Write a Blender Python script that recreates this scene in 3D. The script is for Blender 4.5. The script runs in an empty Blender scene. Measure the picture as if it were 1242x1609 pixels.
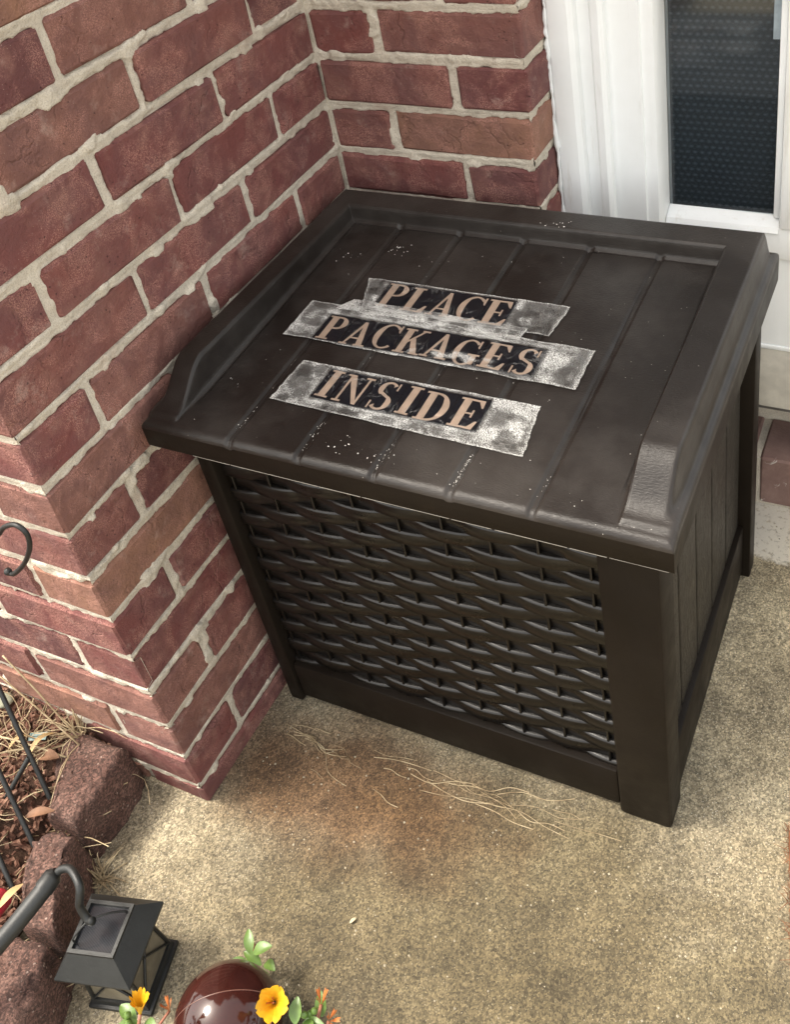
import bpy, bmesh, math, random
import numpy as np
from mathutils import Vector, Matrix

# ------------------------------------------------------------------ camera, sky, sun, exposure
scene = bpy.context.scene
C = scene.collection
R = math.radians
random.seed(7)
rng = np.random.default_rng(11)

cam_d = bpy.data.cameras.new('camera')
cam = bpy.data.objects.new('camera', cam_d)
C.objects.link(cam)
CAM_LOC = (0.7733, -1.0566, 1.2462)
yaw, pitch, roll = -0.5141, -0.6085, -0.1624
cy, sy, cp, sp, cr, sr = math.cos(yaw), math.sin(yaw), math.cos(pitch), math.sin(pitch), math.cos(roll), math.sin(roll)
fwd = Vector((sy*cp, cy*cp, sp)); right = Vector((cy, -sy, 0)); up = right.cross(fwd)
r2 = cr*right + sr*up; u2 = -sr*right + cr*up
M = Matrix((( r2.x, u2.x, -fwd.x, CAM_LOC[0]), (r2.y, u2.y, -fwd.y, CAM_LOC[1]), (r2.z, u2.z, -fwd.z, CAM_LOC[2]), (0, 0, 0, 1)))
cam.matrix_world = M
cam_d.sensor_fit = 'VERTICAL'; cam_d.sensor_height = 24.0
cam_d.lens = 1603.28/1609*24.0
cam_d.shift_x = (621-749.47)/1609
cam_d.shift_y = (486.71-804.5)/1609
cam_d.clip_start = 0.02; cam_d.clip_end = 300
scene.camera = cam

SUN_EL, SUN_AZ = R(60), R(250)      # azimuth clockwise from +y
world = bpy.data.worlds.new('World'); scene.world = world; world.use_nodes = True
wn = world.node_tree.nodes; wl = world.node_tree.links
wn.clear()
sky = wn.new('ShaderNodeTexSky'); sky.sky_type = 'NISHITA'; sky.sun_disc = False
sky.sun_elevation = SUN_EL; sky.sun_rotation = SUN_AZ; sky.dust_density = 3.0; sky.ozone_density = 0.6; sky.air_density = 1.0
hs = wn.new('ShaderNodeHueSaturation'); hs.inputs['Saturation'].default_value = 0.3
tint = wn.new('ShaderNodeMix'); tint.data_type = 'RGBA'; tint.blend_type = 'MULTIPLY'; tint.inputs[0].default_value = 1.0
tint.inputs[7].default_value = (1.0, 0.945, 0.85, 1)
bg = wn.new('ShaderNodeBackground'); bg.inputs['Strength'].default_value = 0.15
wo = wn.new('ShaderNodeOutputWorld')
wl.new(sky.outputs[0], hs.inputs['Color']); wl.new(hs.outputs[0], tint.inputs[6]); wl.new(tint.outputs[2], bg.inputs[0]); wl.new(bg.outputs[0], wo.inputs[0])

sun_d = bpy.data.lights.new('sun', 'SUN'); sun_d.energy = 1.05; sun_d.angle = R(14); sun_d.color = (1.0, 0.93, 0.82)
sun = bpy.data.objects.new('sun', sun_d); C.objects.link(sun)
sd = Vector((math.sin(SUN_AZ)*math.cos(SUN_EL), math.cos(SUN_AZ)*math.cos(SUN_EL), math.sin(SUN_EL)))
sun.rotation_euler = sd.to_track_quat('Z', 'Y').to_euler(); sun.location = sd*8

scene.view_settings.view_transform = 'Standard'
scene.view_settings.look = 'None'
scene.view_settings.exposure = 2.1
scene.view_settings.gamma = 1.0
scene.view_settings.use_curve_mapping = False

# ------------------------------------------------------------------ helpers
def link(name, me, mat=None, parent=None, loc=None):
    o = bpy.data.objects.new(name, me); C.objects.link(o)
    if mat is not None and len(me.materials) == 0: me.materials.append(mat)
    if parent is not None: o.parent = parent
    if loc is not None: o.location = loc
    return o

def thing(name, label, cat, loc=(0, 0, 0), group=None, rz=0):
    o = bpy.data.objects.new(name, None); C.objects.link(o)
    o.empty_display_size = 0.05
    o.location = loc; o.rotation_euler = (0, 0, rz)
    o['label'] = label; o['category'] = cat
    if group: o['group'] = group
    return o

def tag(o, label, cat, group=None):
    o['label'] = label; o['category'] = cat
    if group: o['group'] = group
    return o

def pydata(name, vs, fs, smooth=False):
    me = bpy.data.meshes.new(name)
    me.from_pydata([tuple(map(float, v)) for v in vs], [], fs)
    if smooth: me.polygons.foreach_set('use_smooth', [True]*len(me.polygons))
    me.update()
    return me

def npmesh(name, V, F, smooth=True):
    """V (n,3) float, F (m,4) int quads -> mesh, quickly"""
    me = bpy.data.meshes.new(name)
    me.vertices.add(len(V)); me.vertices.foreach_set('co', np.asarray(V, dtype=np.float32).ravel())
    k = F.shape[1]
    me.loops.add(F.size); me.loops.foreach_set('vertex_index', F.astype(np.int32).ravel())
    me.polygons.add(len(F)); me.polygons.foreach_set('loop_start', np.arange(0, F.size, k, dtype=np.int32))
    me.polygons.foreach_set('use_smooth', np.full(len(F), smooth))
    me.update(calc_edges=True)
    return me

class MB:
    """collects shapes into one mesh"""
    def __init__(s): s.v = []; s.f = []
    def add(s, vs, fs):
        n = len(s.v); s.v += [tuple(v) for v in vs]; s.f += [tuple(i+n for i in f) for f in fs]; return s
    def box(s, x0, x1, y0, y1, z0, z1, c=0.0, rot=None, loc=(0, 0, 0)):
        if c <= 0:
            vs = [(x, y, z) for z in (z0, z1) for y in (y0, y1) for x in (x0, x1)]
            fs = [(0, 2, 3, 1), (4, 5, 7, 6), (0, 1, 5, 4), (2, 6, 7, 3), (0, 4, 6, 2), (1, 3, 7, 5)]
        else:
            bm = bmesh.new()
            vv = [bm.verts.new((x, y, z)) for z in (z0, z1) for y in (y0, y1) for x in (x0, x1)]
            for f in [(0, 2, 3, 1), (4, 5, 7, 6), (0, 1, 5, 4), (2, 6, 7, 3), (0, 4, 6, 2), (1, 3, 7, 5)]:
                bm.faces.new([vv[i] for i in f])
            bmesh.ops.bevel(bm, geom=bm.edges[:], offset=c, segments=2, profile=0.5, affect='EDGES')
            bm.verts.index_update()
            vs = [tuple(v.co) for v in bm.verts]; fs = [tuple(v.index for v in f.verts) for f in bm.faces]
            bm.free()
        if rot is not None: vs = [tuple(rot @ Vector(v) + Vector(loc)) for v in vs]
        return s.add(vs, fs)
    def tube(s, pts, rad, seg=8, caps=True):
        pts = [Vector(p) for p in pts]; n = len(pts)
        rads = rad if isinstance(rad, (list, tuple)) else [rad]*n
        base = len(s.v); prev = None
        for i, p in enumerate(pts):
            t = (pts[min(i+1, n-1)] - pts[max(i-1, 0)]).normalized()
            a = prev if prev is not None else (Vector((0, 0, 1)) if abs(t.z) < 0.9 else Vector((1, 0, 0)))
            a = (a - t*a.dot(t)).normalized(); prev = a; b = t.cross(a)
            for k in range(seg):
                an = 2*math.pi*k/seg
                s.v.append(tuple(p + (a*math.cos(an) + b*math.sin(an))*rads[i]))
        for i in range(n-1):
            for k in range(seg):
                k2 = (k+1) % seg
                s.f.append((base+i*seg+k, base+i*seg+k2, base+(i+1)*seg+k2, base+(i+1)*seg+k))
        if caps:
            s.f.append(tuple(base+k for k in reversed(range(seg)))); s.f.append(tuple(base+(n-1)*seg+k for k in range(seg)))
        return s
    def lathe(s, prof, seg=24, loc=(0, 0, 0)):
        base = len(s.v)
        for r, z in prof:
            for k in range(seg):
                a = 2*math.pi*k/seg; s.v.append((loc[0]+r*math.cos(a), loc[1]+r*math.sin(a), loc[2]+z))
        for i in range(len(prof)-1):
            for k in range(seg):
                k2 = (k+1) % seg
                s.f.append((base+i*seg+k, base+i*seg+k2, base+(i+1)*seg+k2, base+(i+1)*seg+k))
        return s
    def mesh(s, name, smooth=False, auto=None):
        me = pydata(name, s.v, s.f, smooth or auto is not None)
        if auto is not None:
            try: me.set_sharp_from_angle(angle=R(auto))
            except Exception: pass
        return me
    def build(s, name, mat, parent=None, smooth=False, auto=None, loc=None):
        return link(name, s.mesh(name, smooth, auto), mat, parent, loc)

def catmull(P, n=6):
    P = [Vector(p) for p in P]; out = []
    for i in range(len(P)-1):
        p0 = P[max(i-1, 0)]; p1 = P[i]; p2 = P[i+1]; p3 = P[min(i+2, len(P)-1)]
        for k in range(n):
            t = k/n
            out.append(0.5*((2*p1) + (-p0+p2)*t + (2*p0-5*p1+4*p2-p3)*t*t + (-p0+3*p1-3*p2+p3)*t**3))
    out.append(P[-1]); return out

# vectorised value noise
_perm = rng.random((256, 256)).astype(np.float32)
def vnoise(u, v, seed=0):
    u = np.asarray(u)+seed*17.31; v = np.asarray(v)+seed*9.77
    iu = np.floor(u).astype(int); iv = np.floor(v).astype(int); fu = u-iu; fv = v-iv
    fu = fu*fu*(3-2*fu); fv = fv*fv*(3-2*fv)
    g = lambda a, b: _perm[a % 256, b % 256]
    return (g(iu, iv)*(1-fu)+g(iu+1, iv)*fu)*(1-fv)+(g(iu, iv+1)*(1-fu)+g(iu+1, iv+1)*fu)*fv
def fbm(u, v, o=3, seed=0):
    s = 0; a = 0.5; t = 0
    for i in range(o):
        s = s + a*vnoise(u*2**i, v*2**i, seed+i*3); t += a; a *= 0.5
    return s/t
def sstep(a, b, x):
    t = np.clip((x-a)/(b-a), 0, 1); return t*t*(3-2*t)

# ------------------------------------------------------------------ materials
class NT:
    def __init__(s, name):
        s.m = bpy.data.materials.new(name); s.m.use_nodes = True
        s.t = s.m.node_tree; s.n = s.t.nodes; s.l = s.t.links
        s.b = s.n['Principled BSDF']
        s.tc = s.n.new('ShaderNodeTexCoord')
        s.co = s.tc.outputs['Object']
    def set(s, **k):
        for a, v in k.items():
            s.put(s.b.inputs[a.replace('_', ' ')], v)
        return s
    def put(s, sock, v):
        if isinstance(v, bpy.types.NodeSocket): s.l.new(v, sock)
        else:
            if sock.type == 'RGBA' and isinstance(v, (tuple, list)) and len(v) == 3: v = (*v, 1)
            sock.default_value = v
    def math(s, op, a, b=0.0, clamp=False):
        n = s.n.new('ShaderNodeMath'); n.operation = op; n.use_clamp = clamp
        s.put(n.inputs[0], a); s.put(n.inputs[1], b); return n.outputs[0]
    def mapping(s, scale=(1, 1, 1), co=None, loc=(0, 0, 0), rot=(0, 0, 0)):
        n = s.n.new('ShaderNodeMapping'); s.l.new(co or s.co, n.inputs[0])
        n.inputs['Scale'].default_value = scale; n.inputs['Rotation'].default_value = rot
        s.put(n.inputs['Location'], loc); return n.outputs[0]
    def noise(s, scale, detail=4, rough=0.55, co=None, dist=0.0):
        n = s.n.new('ShaderNodeTexNoise'); s.l.new(co or s.co, n.inputs['Vector'])
        n.inputs['Scale'].default_value = scale; n.inputs['Detail'].default_value = detail
        n.inputs['Roughness'].default_value = rough; n.inputs['Distortion'].default_value = dist
        return n.outputs['Fac']
    def voro(s, scale, feature='F1', out='Distance', co=None, rnd=1.0):
        n = s.n.new('ShaderNodeTexVoronoi'); n.feature = feature; s.l.new(co or s.co, n.inputs['Vector'])
        n.inputs['Scale'].default_value = scale; n.inputs['Randomness'].default_value = rnd
        return n.outputs[out]
    def wave(s, scale, dist=5, detail=3, dscale=2, co=None, direction='X'):
        n = s.n.new('ShaderNodeTexWave'); s.l.new(co or s.co, n.inputs['Vector']); n.bands_direction = direction
        n.inputs['Scale'].default_value = scale; n.inputs['Distortion'].default_value = dist
        n.inputs['Detail'].default_value = detail; n.inputs['Detail Scale'].default_value = dscale
        return n.outputs['Fac']
    def ramp(s, fac, stops, interp='LINEAR'):
        n = s.n.new('ShaderNodeValToRGB'); s.l.new(fac, n.inputs[0]); cr_ = n.color_ramp; cr_.interpolation = interp
        while len(cr_.elements) < len(stops): cr_.elements.new(0.5)
        for e, (p, c) in zip(cr_.elements, stops):
            e.position = p
            if not isinstance(c, (tuple, list)): c = (c, c, c)
            e.color = (*c, 1)
        return n.outputs[0]
    def mix(s, fac, a, b, blend='MIX'):
        n = s.n.new('ShaderNodeMix'); n.data_type = 'RGBA'; n.blend_type = blend
        s.put(n.inputs[0], fac); s.put(n.inputs[6], a); s.put(n.inputs[7], b); return n.outputs[2]
    def bump(s, h, strength=0.5, dist=0.002, normal=None):
        n = s.n.new('ShaderNodeBump'); s.l.new(h, n.inputs['Height'])
        n.inputs['Strength'].default_value = strength; n.inputs['Distance'].default_value = dist
        if normal is not None: s.l.new(normal, n.inputs['Normal'])
        s.l.new(n.outputs[0], s.b.inputs['Normal']); return n.outputs[0]
    def rand_co(s, amt=37.0):
        oi = s.n.new('ShaderNodeObjectInfo')
        cx = s.n.new('ShaderNodeCombineXYZ')
        s.l.new(s.math('MULTIPLY', oi.outputs['Random'], amt), cx.inputs[0])
        s.l.new(s.math('MULTIPLY', oi.outputs['Random'], amt*1.7), cx.inputs[1])
        s.l.new(s.math('MULTIPLY', oi.outputs['Random'], amt*0.6), cx.inputs[2])
        va = s.n.new('ShaderNodeVectorMath'); va.operation = 'ADD'
        s.l.new(s.tc.outputs['Object'], va.inputs[0]); s.l.new(cx.outputs[0], va.inputs[1])
        s.co = va.outputs[0]; s.rnd = oi.outputs['Random']; return s

def mat_brick(name='brick_clay', dull=False):
    t = NT(name).rand_co()
    base = t.ramp(t.rnd, [(0.0, (0.105, 0.034, 0.032)), (0.2, (0.145, 0.043, 0.039)), (0.45, (0.17, 0.053, 0.045)), (0.7, (0.180, 0.072, 0.056)), (0.85, (0.20, 0.090, 0.064)), (0.95, (0.26, 0.130, 0.082))])
    n1 = t.noise(14, 5, 0.6, dist=0.6)
    col = t.mix(t.ramp(n1, [(0.35, 0.0), (0.65, 0.6)]), base, (0.125, 0.060, 0.058))
    n2 = t.noise(30, 3, 0.5, dist=0.4)
    col = t.mix(t.ramp(n2, [(0.5, 0.0), (0.75, 0.55)]), col, (0.245, 0.120, 0.092))
    # pinkish sandy specks gathered in patches
    patch = t.ramp(t.noise(22, 3, 0.6, dist=0.8), [(0.45, 0.0), (0.6, 1.0)])
    speck = t.ramp(t.noise(800, 2, 0.7), [(0.48, 0.0), (0.58, 1.0)])
    col = t.mix(t.math('MULTIPLY', t.math('MULTIPLY', patch, speck), 0.6), col, (0.46, 0.23, 0.18))
    sp2 = t.ramp(t.voro(260), [(0.06, 1.0), (0.11, 0.0)])
    col = t.mix(t.math('MULTIPLY', sp2, t.ramp(t.noise(60, 2), [(0.45, 0.0), (0.55, 0.7)])), col, (0.50, 0.38, 0.30))
    # dark pits
    pit = t.ramp(t.voro(150), [(0.07, 1.0), (0.15, 0.0)])
    pit = t.math('MULTIPLY', pit, t.ramp(t.noise(40, 2), [(0.52, 0.0), (0.58, 1.0)]))
    col = t.mix(t.math('MULTIPLY', pit, 0.7), col, (0.04, 0.018, 0.017))
    # pressing creases
    wco = t.mapping((14, 14, 8))
    nz = t.n.new('ShaderNodeTexNoise'); t.l.new(t.co, nz.inputs['Vector']); nz.inputs['Scale'].default_value = 38; nz.inputs['Detail'].default_value = 4
    va = t.n.new('ShaderNodeVectorMath'); va.operation = 'MULTIPLY_ADD'; t.l.new(nz.outputs['Color'], va.inputs[0]); va.inputs[1].default_value = (0.55, 0.55, 0.55); t.l.new(t.mapping((13, 13, 9)), va.inputs[2])
    cr_ = t.ramp(t.voro(1.0, 'DISTANCE_TO_EDGE', co=va.outputs[0]), [(0.0, 1.0), (0.03, 0.0)])
    gate = t.ramp(t.noise(16, 2, 0.5), [(0.5, 0.0), (0.6, 1.0)])
    crease = t.math('MULTIPLY', cr_, gate)
    col = t.mix(t.math('MULTIPLY', crease, 0.12), col, (0.06, 0.025, 0.022))
    # thin mortar bloom
    bl = t.ramp(t.noise(26, 6, 0.75), [(0.58, 0.0), (0.76, 0.5)])
    col = t.mix(bl, col, (0.42, 0.31, 0.26))
    t.set(Base_Color=col, Roughness=0.88)
    h = t.math('ADD', t.math('MULTIPLY', t.noise(24, 5, 0.6), 1.4), t.math('MULTIPLY', t.noise(380, 3, 0.7), 0.22))
    h = t.math('SUBTRACT', h, t.math('MULTIPLY', crease, 0.22))
    h = t.math('SUBTRACT', h, t.math('MULTIPLY', pit, 0.4))
    t.bump(h, 1.0, 0.0045)
    return t.m

def mat_mortar():
    t = NT('mortar')
    n = t.noise(35, 5, 0.65)
    col = t.ramp(n, [(0.3, (0.52, 0.465, 0.375)), (0.5, (0.62, 0.56, 0.46)), (0.7, (0.70, 0.635, 0.52))])
    sp = t.ramp(t.noise(700, 2, 0.6), [(0.38, 1.0), (0.46, 0.0)])
    col = t.mix(t.math('MULTIPLY', sp, 0.5), col, (0.34, 0.285, 0.22))
    red = t.ramp(t.noise(18, 3), [(0.6, 0.0), (0.75, 0.3)])
    col = t.mix(red, col, (0.42, 0.27, 0.2))
    t.set(Base_Color=col, Roughness=0.95)
    t.bump(t.math('ADD', t.noise(480, 3, 0.8), t.math('MULTIPLY', t.noise(140, 4, 0.7), 1.2)), 0.8, 0.0022)
    return t.m

def mat_concrete():
    t = NT('porch_concrete')
    co = t.co
    n = t.noise(5, 6, 0.62)
    col = t.ramp(n, [(0.3, (0.19, 0.160, 0.108)), (0.5, (0.275, 0.232, 0.155)), (0.7, (0.37, 0.32, 0.22))])
    # exposed fine aggregate
    def cells(sc, stops, f, c0):
        v = t.n.new('ShaderNodeTexVoronoi'); t.l.new(co, v.inputs['Vector']); v.inputs['Scale'].default_value = sc
        return t.mix(f, c0, t.ramp(v.outputs['Color'], stops), 'MULTIPLY')
    col = cells(520, [(0.1, 0.40), (0.5, 0.95), (0.85, 1.75)], 0.8, col)
    col = cells(260, [(0.2, 0.65), (0.5, 1.0), (0.8, 1.35)], 0.55, col)
    st = t.ramp(t.voro(290), [(0.13, 1.0), (0.24, 0.0)])
    st = t.math('MULTIPLY', st, t.ramp(t.noise(330, 1, 0.5), [(0.46, 0.0), (0.54, 1.0)]))
    col = t.mix(t.math('MULTIPLY', st, 0.85), col, (0.74, 0.69, 0.57))
    dk = t.ramp(t.voro(230), [(0.10, 1.0), (0.26, 0.0)])
    dk = t.math('MULTIPLY', dk, t.ramp(t.noise(120, 3, 0.7), [(0.5, 0.0), (0.6, 1.0)]))
    col = t.mix(t.math('MULTIPLY', dk, 0.7), col, (0.05, 0.04, 0.028))
    bigst = t.ramp(t.voro(95, rnd=1.0), [(0.09, 1.0), (0.12, 0.0)])
    col = t.mix(t.math('MULTIPLY', bigst, 0.6), col, (0.50, 0.44, 0.34))
    bdk = t.ramp(t.voro(38), [(0.05, 1.0), (0.075, 0.0)])
    col = t.mix(t.math('MULTIPLY', bdk, 0.5), col, (0.07, 0.055, 0.04))
    mott = t.ramp(t.noise(16, 6, 0.75), [(0.35, 0.58), (0.62, 1.12)])
    col = t.mix(0.8, col, mott, 'MULTIPLY')
    # photographer's shadow painted as darkening in mid-porch, then a reddish stain
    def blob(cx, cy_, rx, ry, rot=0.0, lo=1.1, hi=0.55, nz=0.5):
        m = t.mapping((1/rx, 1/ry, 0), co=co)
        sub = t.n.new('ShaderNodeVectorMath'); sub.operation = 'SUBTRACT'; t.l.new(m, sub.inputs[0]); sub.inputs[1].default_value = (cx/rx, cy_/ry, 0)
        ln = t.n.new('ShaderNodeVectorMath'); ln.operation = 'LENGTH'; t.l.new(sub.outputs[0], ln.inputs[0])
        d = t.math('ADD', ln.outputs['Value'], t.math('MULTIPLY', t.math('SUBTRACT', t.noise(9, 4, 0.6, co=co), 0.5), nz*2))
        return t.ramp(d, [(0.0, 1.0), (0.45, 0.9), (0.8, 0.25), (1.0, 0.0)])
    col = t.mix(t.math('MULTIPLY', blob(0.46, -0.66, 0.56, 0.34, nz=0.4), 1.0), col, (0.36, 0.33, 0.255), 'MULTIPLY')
    col = t.mix(t.math('MULTIPLY', blob(0.17, -0.535, 0.27, 0.12), 0.85), col, (0.72, 0.46, 0.33), 'MULTIPLY')
    # pale skim of mortar by the door step
    sp = t.n.new('ShaderNodeSeparateXYZ'); t.l.new(co, sp.inputs[0])
    e_ = t.math('ADD', sp.outputs[1], t.math('MULTIPLY', t.math('SUBTRACT', t.noise(30, 5, 0.7), 0.5), 0.05))
    skim = t.ramp(t.math('MULTIPLY', t.math('ADD', e_, 0.02), 10.0), [(0.28, 0.0), (0.36, 1.0)])
    skim = t.math('MULTIPLY', skim, t.ramp(t.noise(110, 3, 0.7), [(0.36, 0.4), (0.46, 1.0)]))
    col = t.mix(t.math('MULTIPLY', skim, 0.9), col, (0.60, 0.57, 0.50))
    col = t.mix(t.math('MULTIPLY', blob(0.66, -0.12, 0.13, 0.42, nz=0.3), 0.8), col, (1.55, 1.50, 1.40), 'MULTIPLY')  # painted brightening for the light patch on the concrete right of the box
    col = t.mix(t.math('MULTIPLY', blob(0.80, -0.36, 0.10, 0.30), 0.6), col, (0.10, 0.085, 0.055))  # soft shadow at the right edge, painted as a dark patch
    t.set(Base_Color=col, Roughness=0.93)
    h = t.math('ADD', t.math('MULTIPLY', t.noise(620, 3, 0.75), 1.0), t.math('MULTIPLY', st, 0.5))
    h = t.math('SUBTRACT', h, t.math('MULTIPLY', dk, 0.7))
    t.bump(h, 0.8, 0.0014)
    return t.m

def mat_plastic(name='brown_resin', base=(0.0100, 0.0072, 0.0058), grain='leather', rough=0.36, dust=True, spec=0.34):
    t = NT(name)
    co = t.co
    n = t.noise(9, 5, 0.6)
    col = t.mix(t.ramp(n, [(0.35, 0.0), (0.7, 0.6)]), base, tuple(c*1.45+0.003 for c in base))
    if dust:
        d = t.ramp(t.voro(95), [(0.030, 1.0), (0.045, 0.0)])
        gate = t.ramp(t.noise(13, 3, 0.6), [(0.50, 0.0), (0.57, 1.0)])
        d = t.math('MULTIPLY', d, gate)
        d2 = t.ramp(t.voro(55), [(0.020, 0.6), (0.028, 0.0)])
        col = t.mix(t.math('MAXIMUM', t.math('MULTIPLY', d, 0.8), t.math('MULTIPLY', d2, 0.7)), col, (0.55, 0.52, 0.47))
        haze = t.ramp(t.noise(4, 5, 0.7), [(0.42, 0.0), (0.72, 0.16)])
        col = t.mix(haze, col, (0.22, 0.20, 0.18))
    t.set(Base_Color=col, Roughness=t.ramp(t.noise(30, 4, 0.6), [(0.3, rough-0.05), (0.7, rough+0.1)]))
    t.b.inputs['Specular IOR Level'].default_value = spec
    if grain == 'leather':
        h = t.noise(420, 3, 0.6, co=t.mapping((0.55, 1.6, 1.2)))
        t.bump(h, 0.5, 0.0008)
    elif grain == 'wood':
        c2 = t.mapping((1, 1.0, 0.07))
        h = t.noise(330, 4, 0.75, co=c2, dist=1.2)
        t.bump(t.ramp(h, [(0.4, 0.0), (0.6, 1.0)]), 1.0, 0.0032)
    else:
        t.bump(t.noise(300, 2, 0.5), 0.25, 0.0005)
    return t.m

def mat_paint():
    t = NT('white_paint')
    n = t.noise(12, 5, 0.6)
    col = t.ramp(n, [(0.3, (0.78, 0.80, 0.79)), (0.7, (0.84, 0.86, 0.86))])
    dirt = t.ramp(t.noise(40, 5, 0.75, co=t.mapping((1, 1, 0.12))), [(0.58, 0.0), (0.72, 0.55)])
    col = t.mix(t.math('MULTIPLY', dirt, 0.7), col, (0.50, 0.46, 0.38))
    t.set(Base_Color=col, Roughness=0.5)
    t.bump(t.noise(70, 4, 0.6, co=t.mapping((1, 1, 0.2))), 0.35, 0.0015)
    return t.m

def mat_simple(name, col, rough=0.6, metal=0.0, nscale=40, var=0.25, bstr=0.3, bdist=0.001, bscale=200):
    t = NT(name)
    n = t.noise(nscale, 4, 0.6)
    a = tuple(c*(1-var) for c in col); b = tuple(min(1, c*(1+var)) for c in col)
    t.set(Base_Color=t.ramp(n, [(0.3, a), (0.7, b)]), Roughness=rough, Metallic=metal)
    t.bump(t.noise(bscale, 3, 0.6), bstr, bdist)
    return t.m

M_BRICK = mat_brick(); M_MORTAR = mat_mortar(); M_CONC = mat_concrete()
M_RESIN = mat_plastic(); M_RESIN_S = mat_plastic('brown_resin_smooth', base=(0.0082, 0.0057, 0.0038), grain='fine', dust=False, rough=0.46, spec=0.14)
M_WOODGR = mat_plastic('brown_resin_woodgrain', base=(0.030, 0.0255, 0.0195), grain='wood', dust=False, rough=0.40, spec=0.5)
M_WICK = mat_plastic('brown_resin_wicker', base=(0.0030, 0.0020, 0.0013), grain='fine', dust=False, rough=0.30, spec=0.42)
M_PAINT = mat_paint()

# ------------------------------------------------------------------ ground
def grid_sheet(name, x0, x1, y0, y1, nx, ny, zf):
    X, Y = np.meshgrid(np.linspace(x0, x1, nx+1), np.linspace(y0, y1, ny+1))
    Z = zf(X, Y)
    V = np.stack([X.ravel(), Y.ravel(), Z.ravel()], 1)
    i = np.arange(nx*ny); r_ = i//nx; c_ = i % nx; a = r_*(nx+1)+c_
    F = np.stack([a, a+1, a+nx+2, a+nx+1], 1)
    return npmesh(name, V, F)

lawn_m = mat_simple('bare_ground', (0.10, 0.075, 0.045), 0.95, nscale=3)
g = MB().add([(-60, -60, -0.10), (60, -60, -0.10), (60, 60, -0.10), (-60, 60, -0.10)], [(0, 1, 2, 3)]).build('ground', lawn_m)
g['kind'] = 'structure'
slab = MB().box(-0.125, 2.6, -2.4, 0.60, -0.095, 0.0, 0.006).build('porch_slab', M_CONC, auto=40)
slab['kind'] = 'structure'

def mat_soil():
    t = NT('garden_soil')
    n = t.noise(40, 6, 0.7)
    col = t.ramp(n, [(0.3, (0.055, 0.028, 0.018)), (0.55, (0.13, 0.07, 0.045)), (0.75, (0.22, 0.135, 0.09))])
    t.set(Base_Color=col, Roughness=0.97)
    t.bump(t.noise(140, 5, 0.75), 1.0, 0.008)
    return t.m
M_SOIL = mat_soil()
def soil_z(X, Y):
    z = 0.078 + 0.018*fbm(X*9, Y*9, 4, 3) + 0.010*fbm(X*45, Y*45, 2, 5)
    edge = sstep(-0.20, -0.125, X)
    return z - edge*0.05
soil = link('garden_soil', grid_sheet('garden_soil', -1.8, -0.125, -2.4, -0.60, 300, 320, soil_z), M_SOIL)
soil['kind'] = 'structure'

# ------------------------------------------------------------------ brick house wall
Pz, Z0 = 0.0677, 0.6448
YC, W1 = -0.6112, 0.2955
JT = 0.0118
def zj(k): return Z0 - k*Pz

def brick_mesh(lx, ly, lz, seed):
    """block centred on the origin, chamfered and slightly uneven (132 triangles)"""
    r = np.random.default_rng(seed); c = 0.0035
    xs = [-lx/2, -lx/2+c, r.uniform(-.2, .2)*lx, lx/2-c, lx/2] if lx > 0.12 else [-lx/2, -lx/2+c, lx/2-c, lx/2]
    ys = [-ly/2, -ly/2+c, r.uniform(-.2, .2)*ly, ly/2-c, ly/2] if ly > 0.12 else [-ly/2, -ly/2+c, ly/2-c, ly/2]
    zs = [-lz/2, -lz/2+c, lz/2-c, lz/2]
    idx = {}; V = []; F = []
    def vert(i, j, k):
        if (i, j, k) in idx: return idx[i, j, k]
        p = np.array([xs[i], ys[j], zs[k]])
        e = [i in (0, len(xs)-1), j in (0, len(ys)-1), k in (0, 3)]
        if sum(e) >= 2:
            pull = c*0.45 if sum(e) == 2 else c*0.6
            for a in range(3):
                if e[a]: p[a] -= np.sign(p[a])*pull
        p += r.normal(0, 0.0007, 3)
        idx[i, j, k] = len(V); V.append(p); return idx[i, j, k]
    a, b, d = len(xs)-1, len(ys)-1, 3
    for i in range(a):
        for j in range(b):
            F.append((vert(i, j, 0), vert(i, j+1, 0), vert(i+1, j+1, 0), vert(i+1, j, 0)))
            F.append((vert(i, j, d), vert(i+1, j, d), vert(i+1, j+1, d), vert(i, j+1, d)))
        for k in range(d):
            F.append((vert(i, 0, k), vert(i+1, 0, k), vert(i+1, 0, k+1), vert(i, 0, k+1)))
            F.append((vert(i, b, k), vert(i, b, k+1), vert(i+1, b, k+1), vert(i+1, b, k)))
    for j in range(b):
        for k in range(d):
            F.append((vert(0, j, k), vert(0, j, k+1), vert(0, j+1, k+1), vert(0, j+1, k)))
            F.append((vert(a, j, k), vert(a, j+1, k), vert(a, j+1, k+1), vert(a, j, k+1)))
    me = pydata('brick', V, F, True); me.set_sharp_from_angle(angle=R(14)); return me

_protos = {}
def brick_proto(lx, ly, n):
    key = (round(lx, 3), round(ly, 3), n % 6)
    if key not in _protos:
        me = brick_mesh(lx, ly, Pz-JT, hash(key) & 0xffff); me.materials.append(M_BRICK); _protos[key] = me
    return _protos[key]

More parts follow.
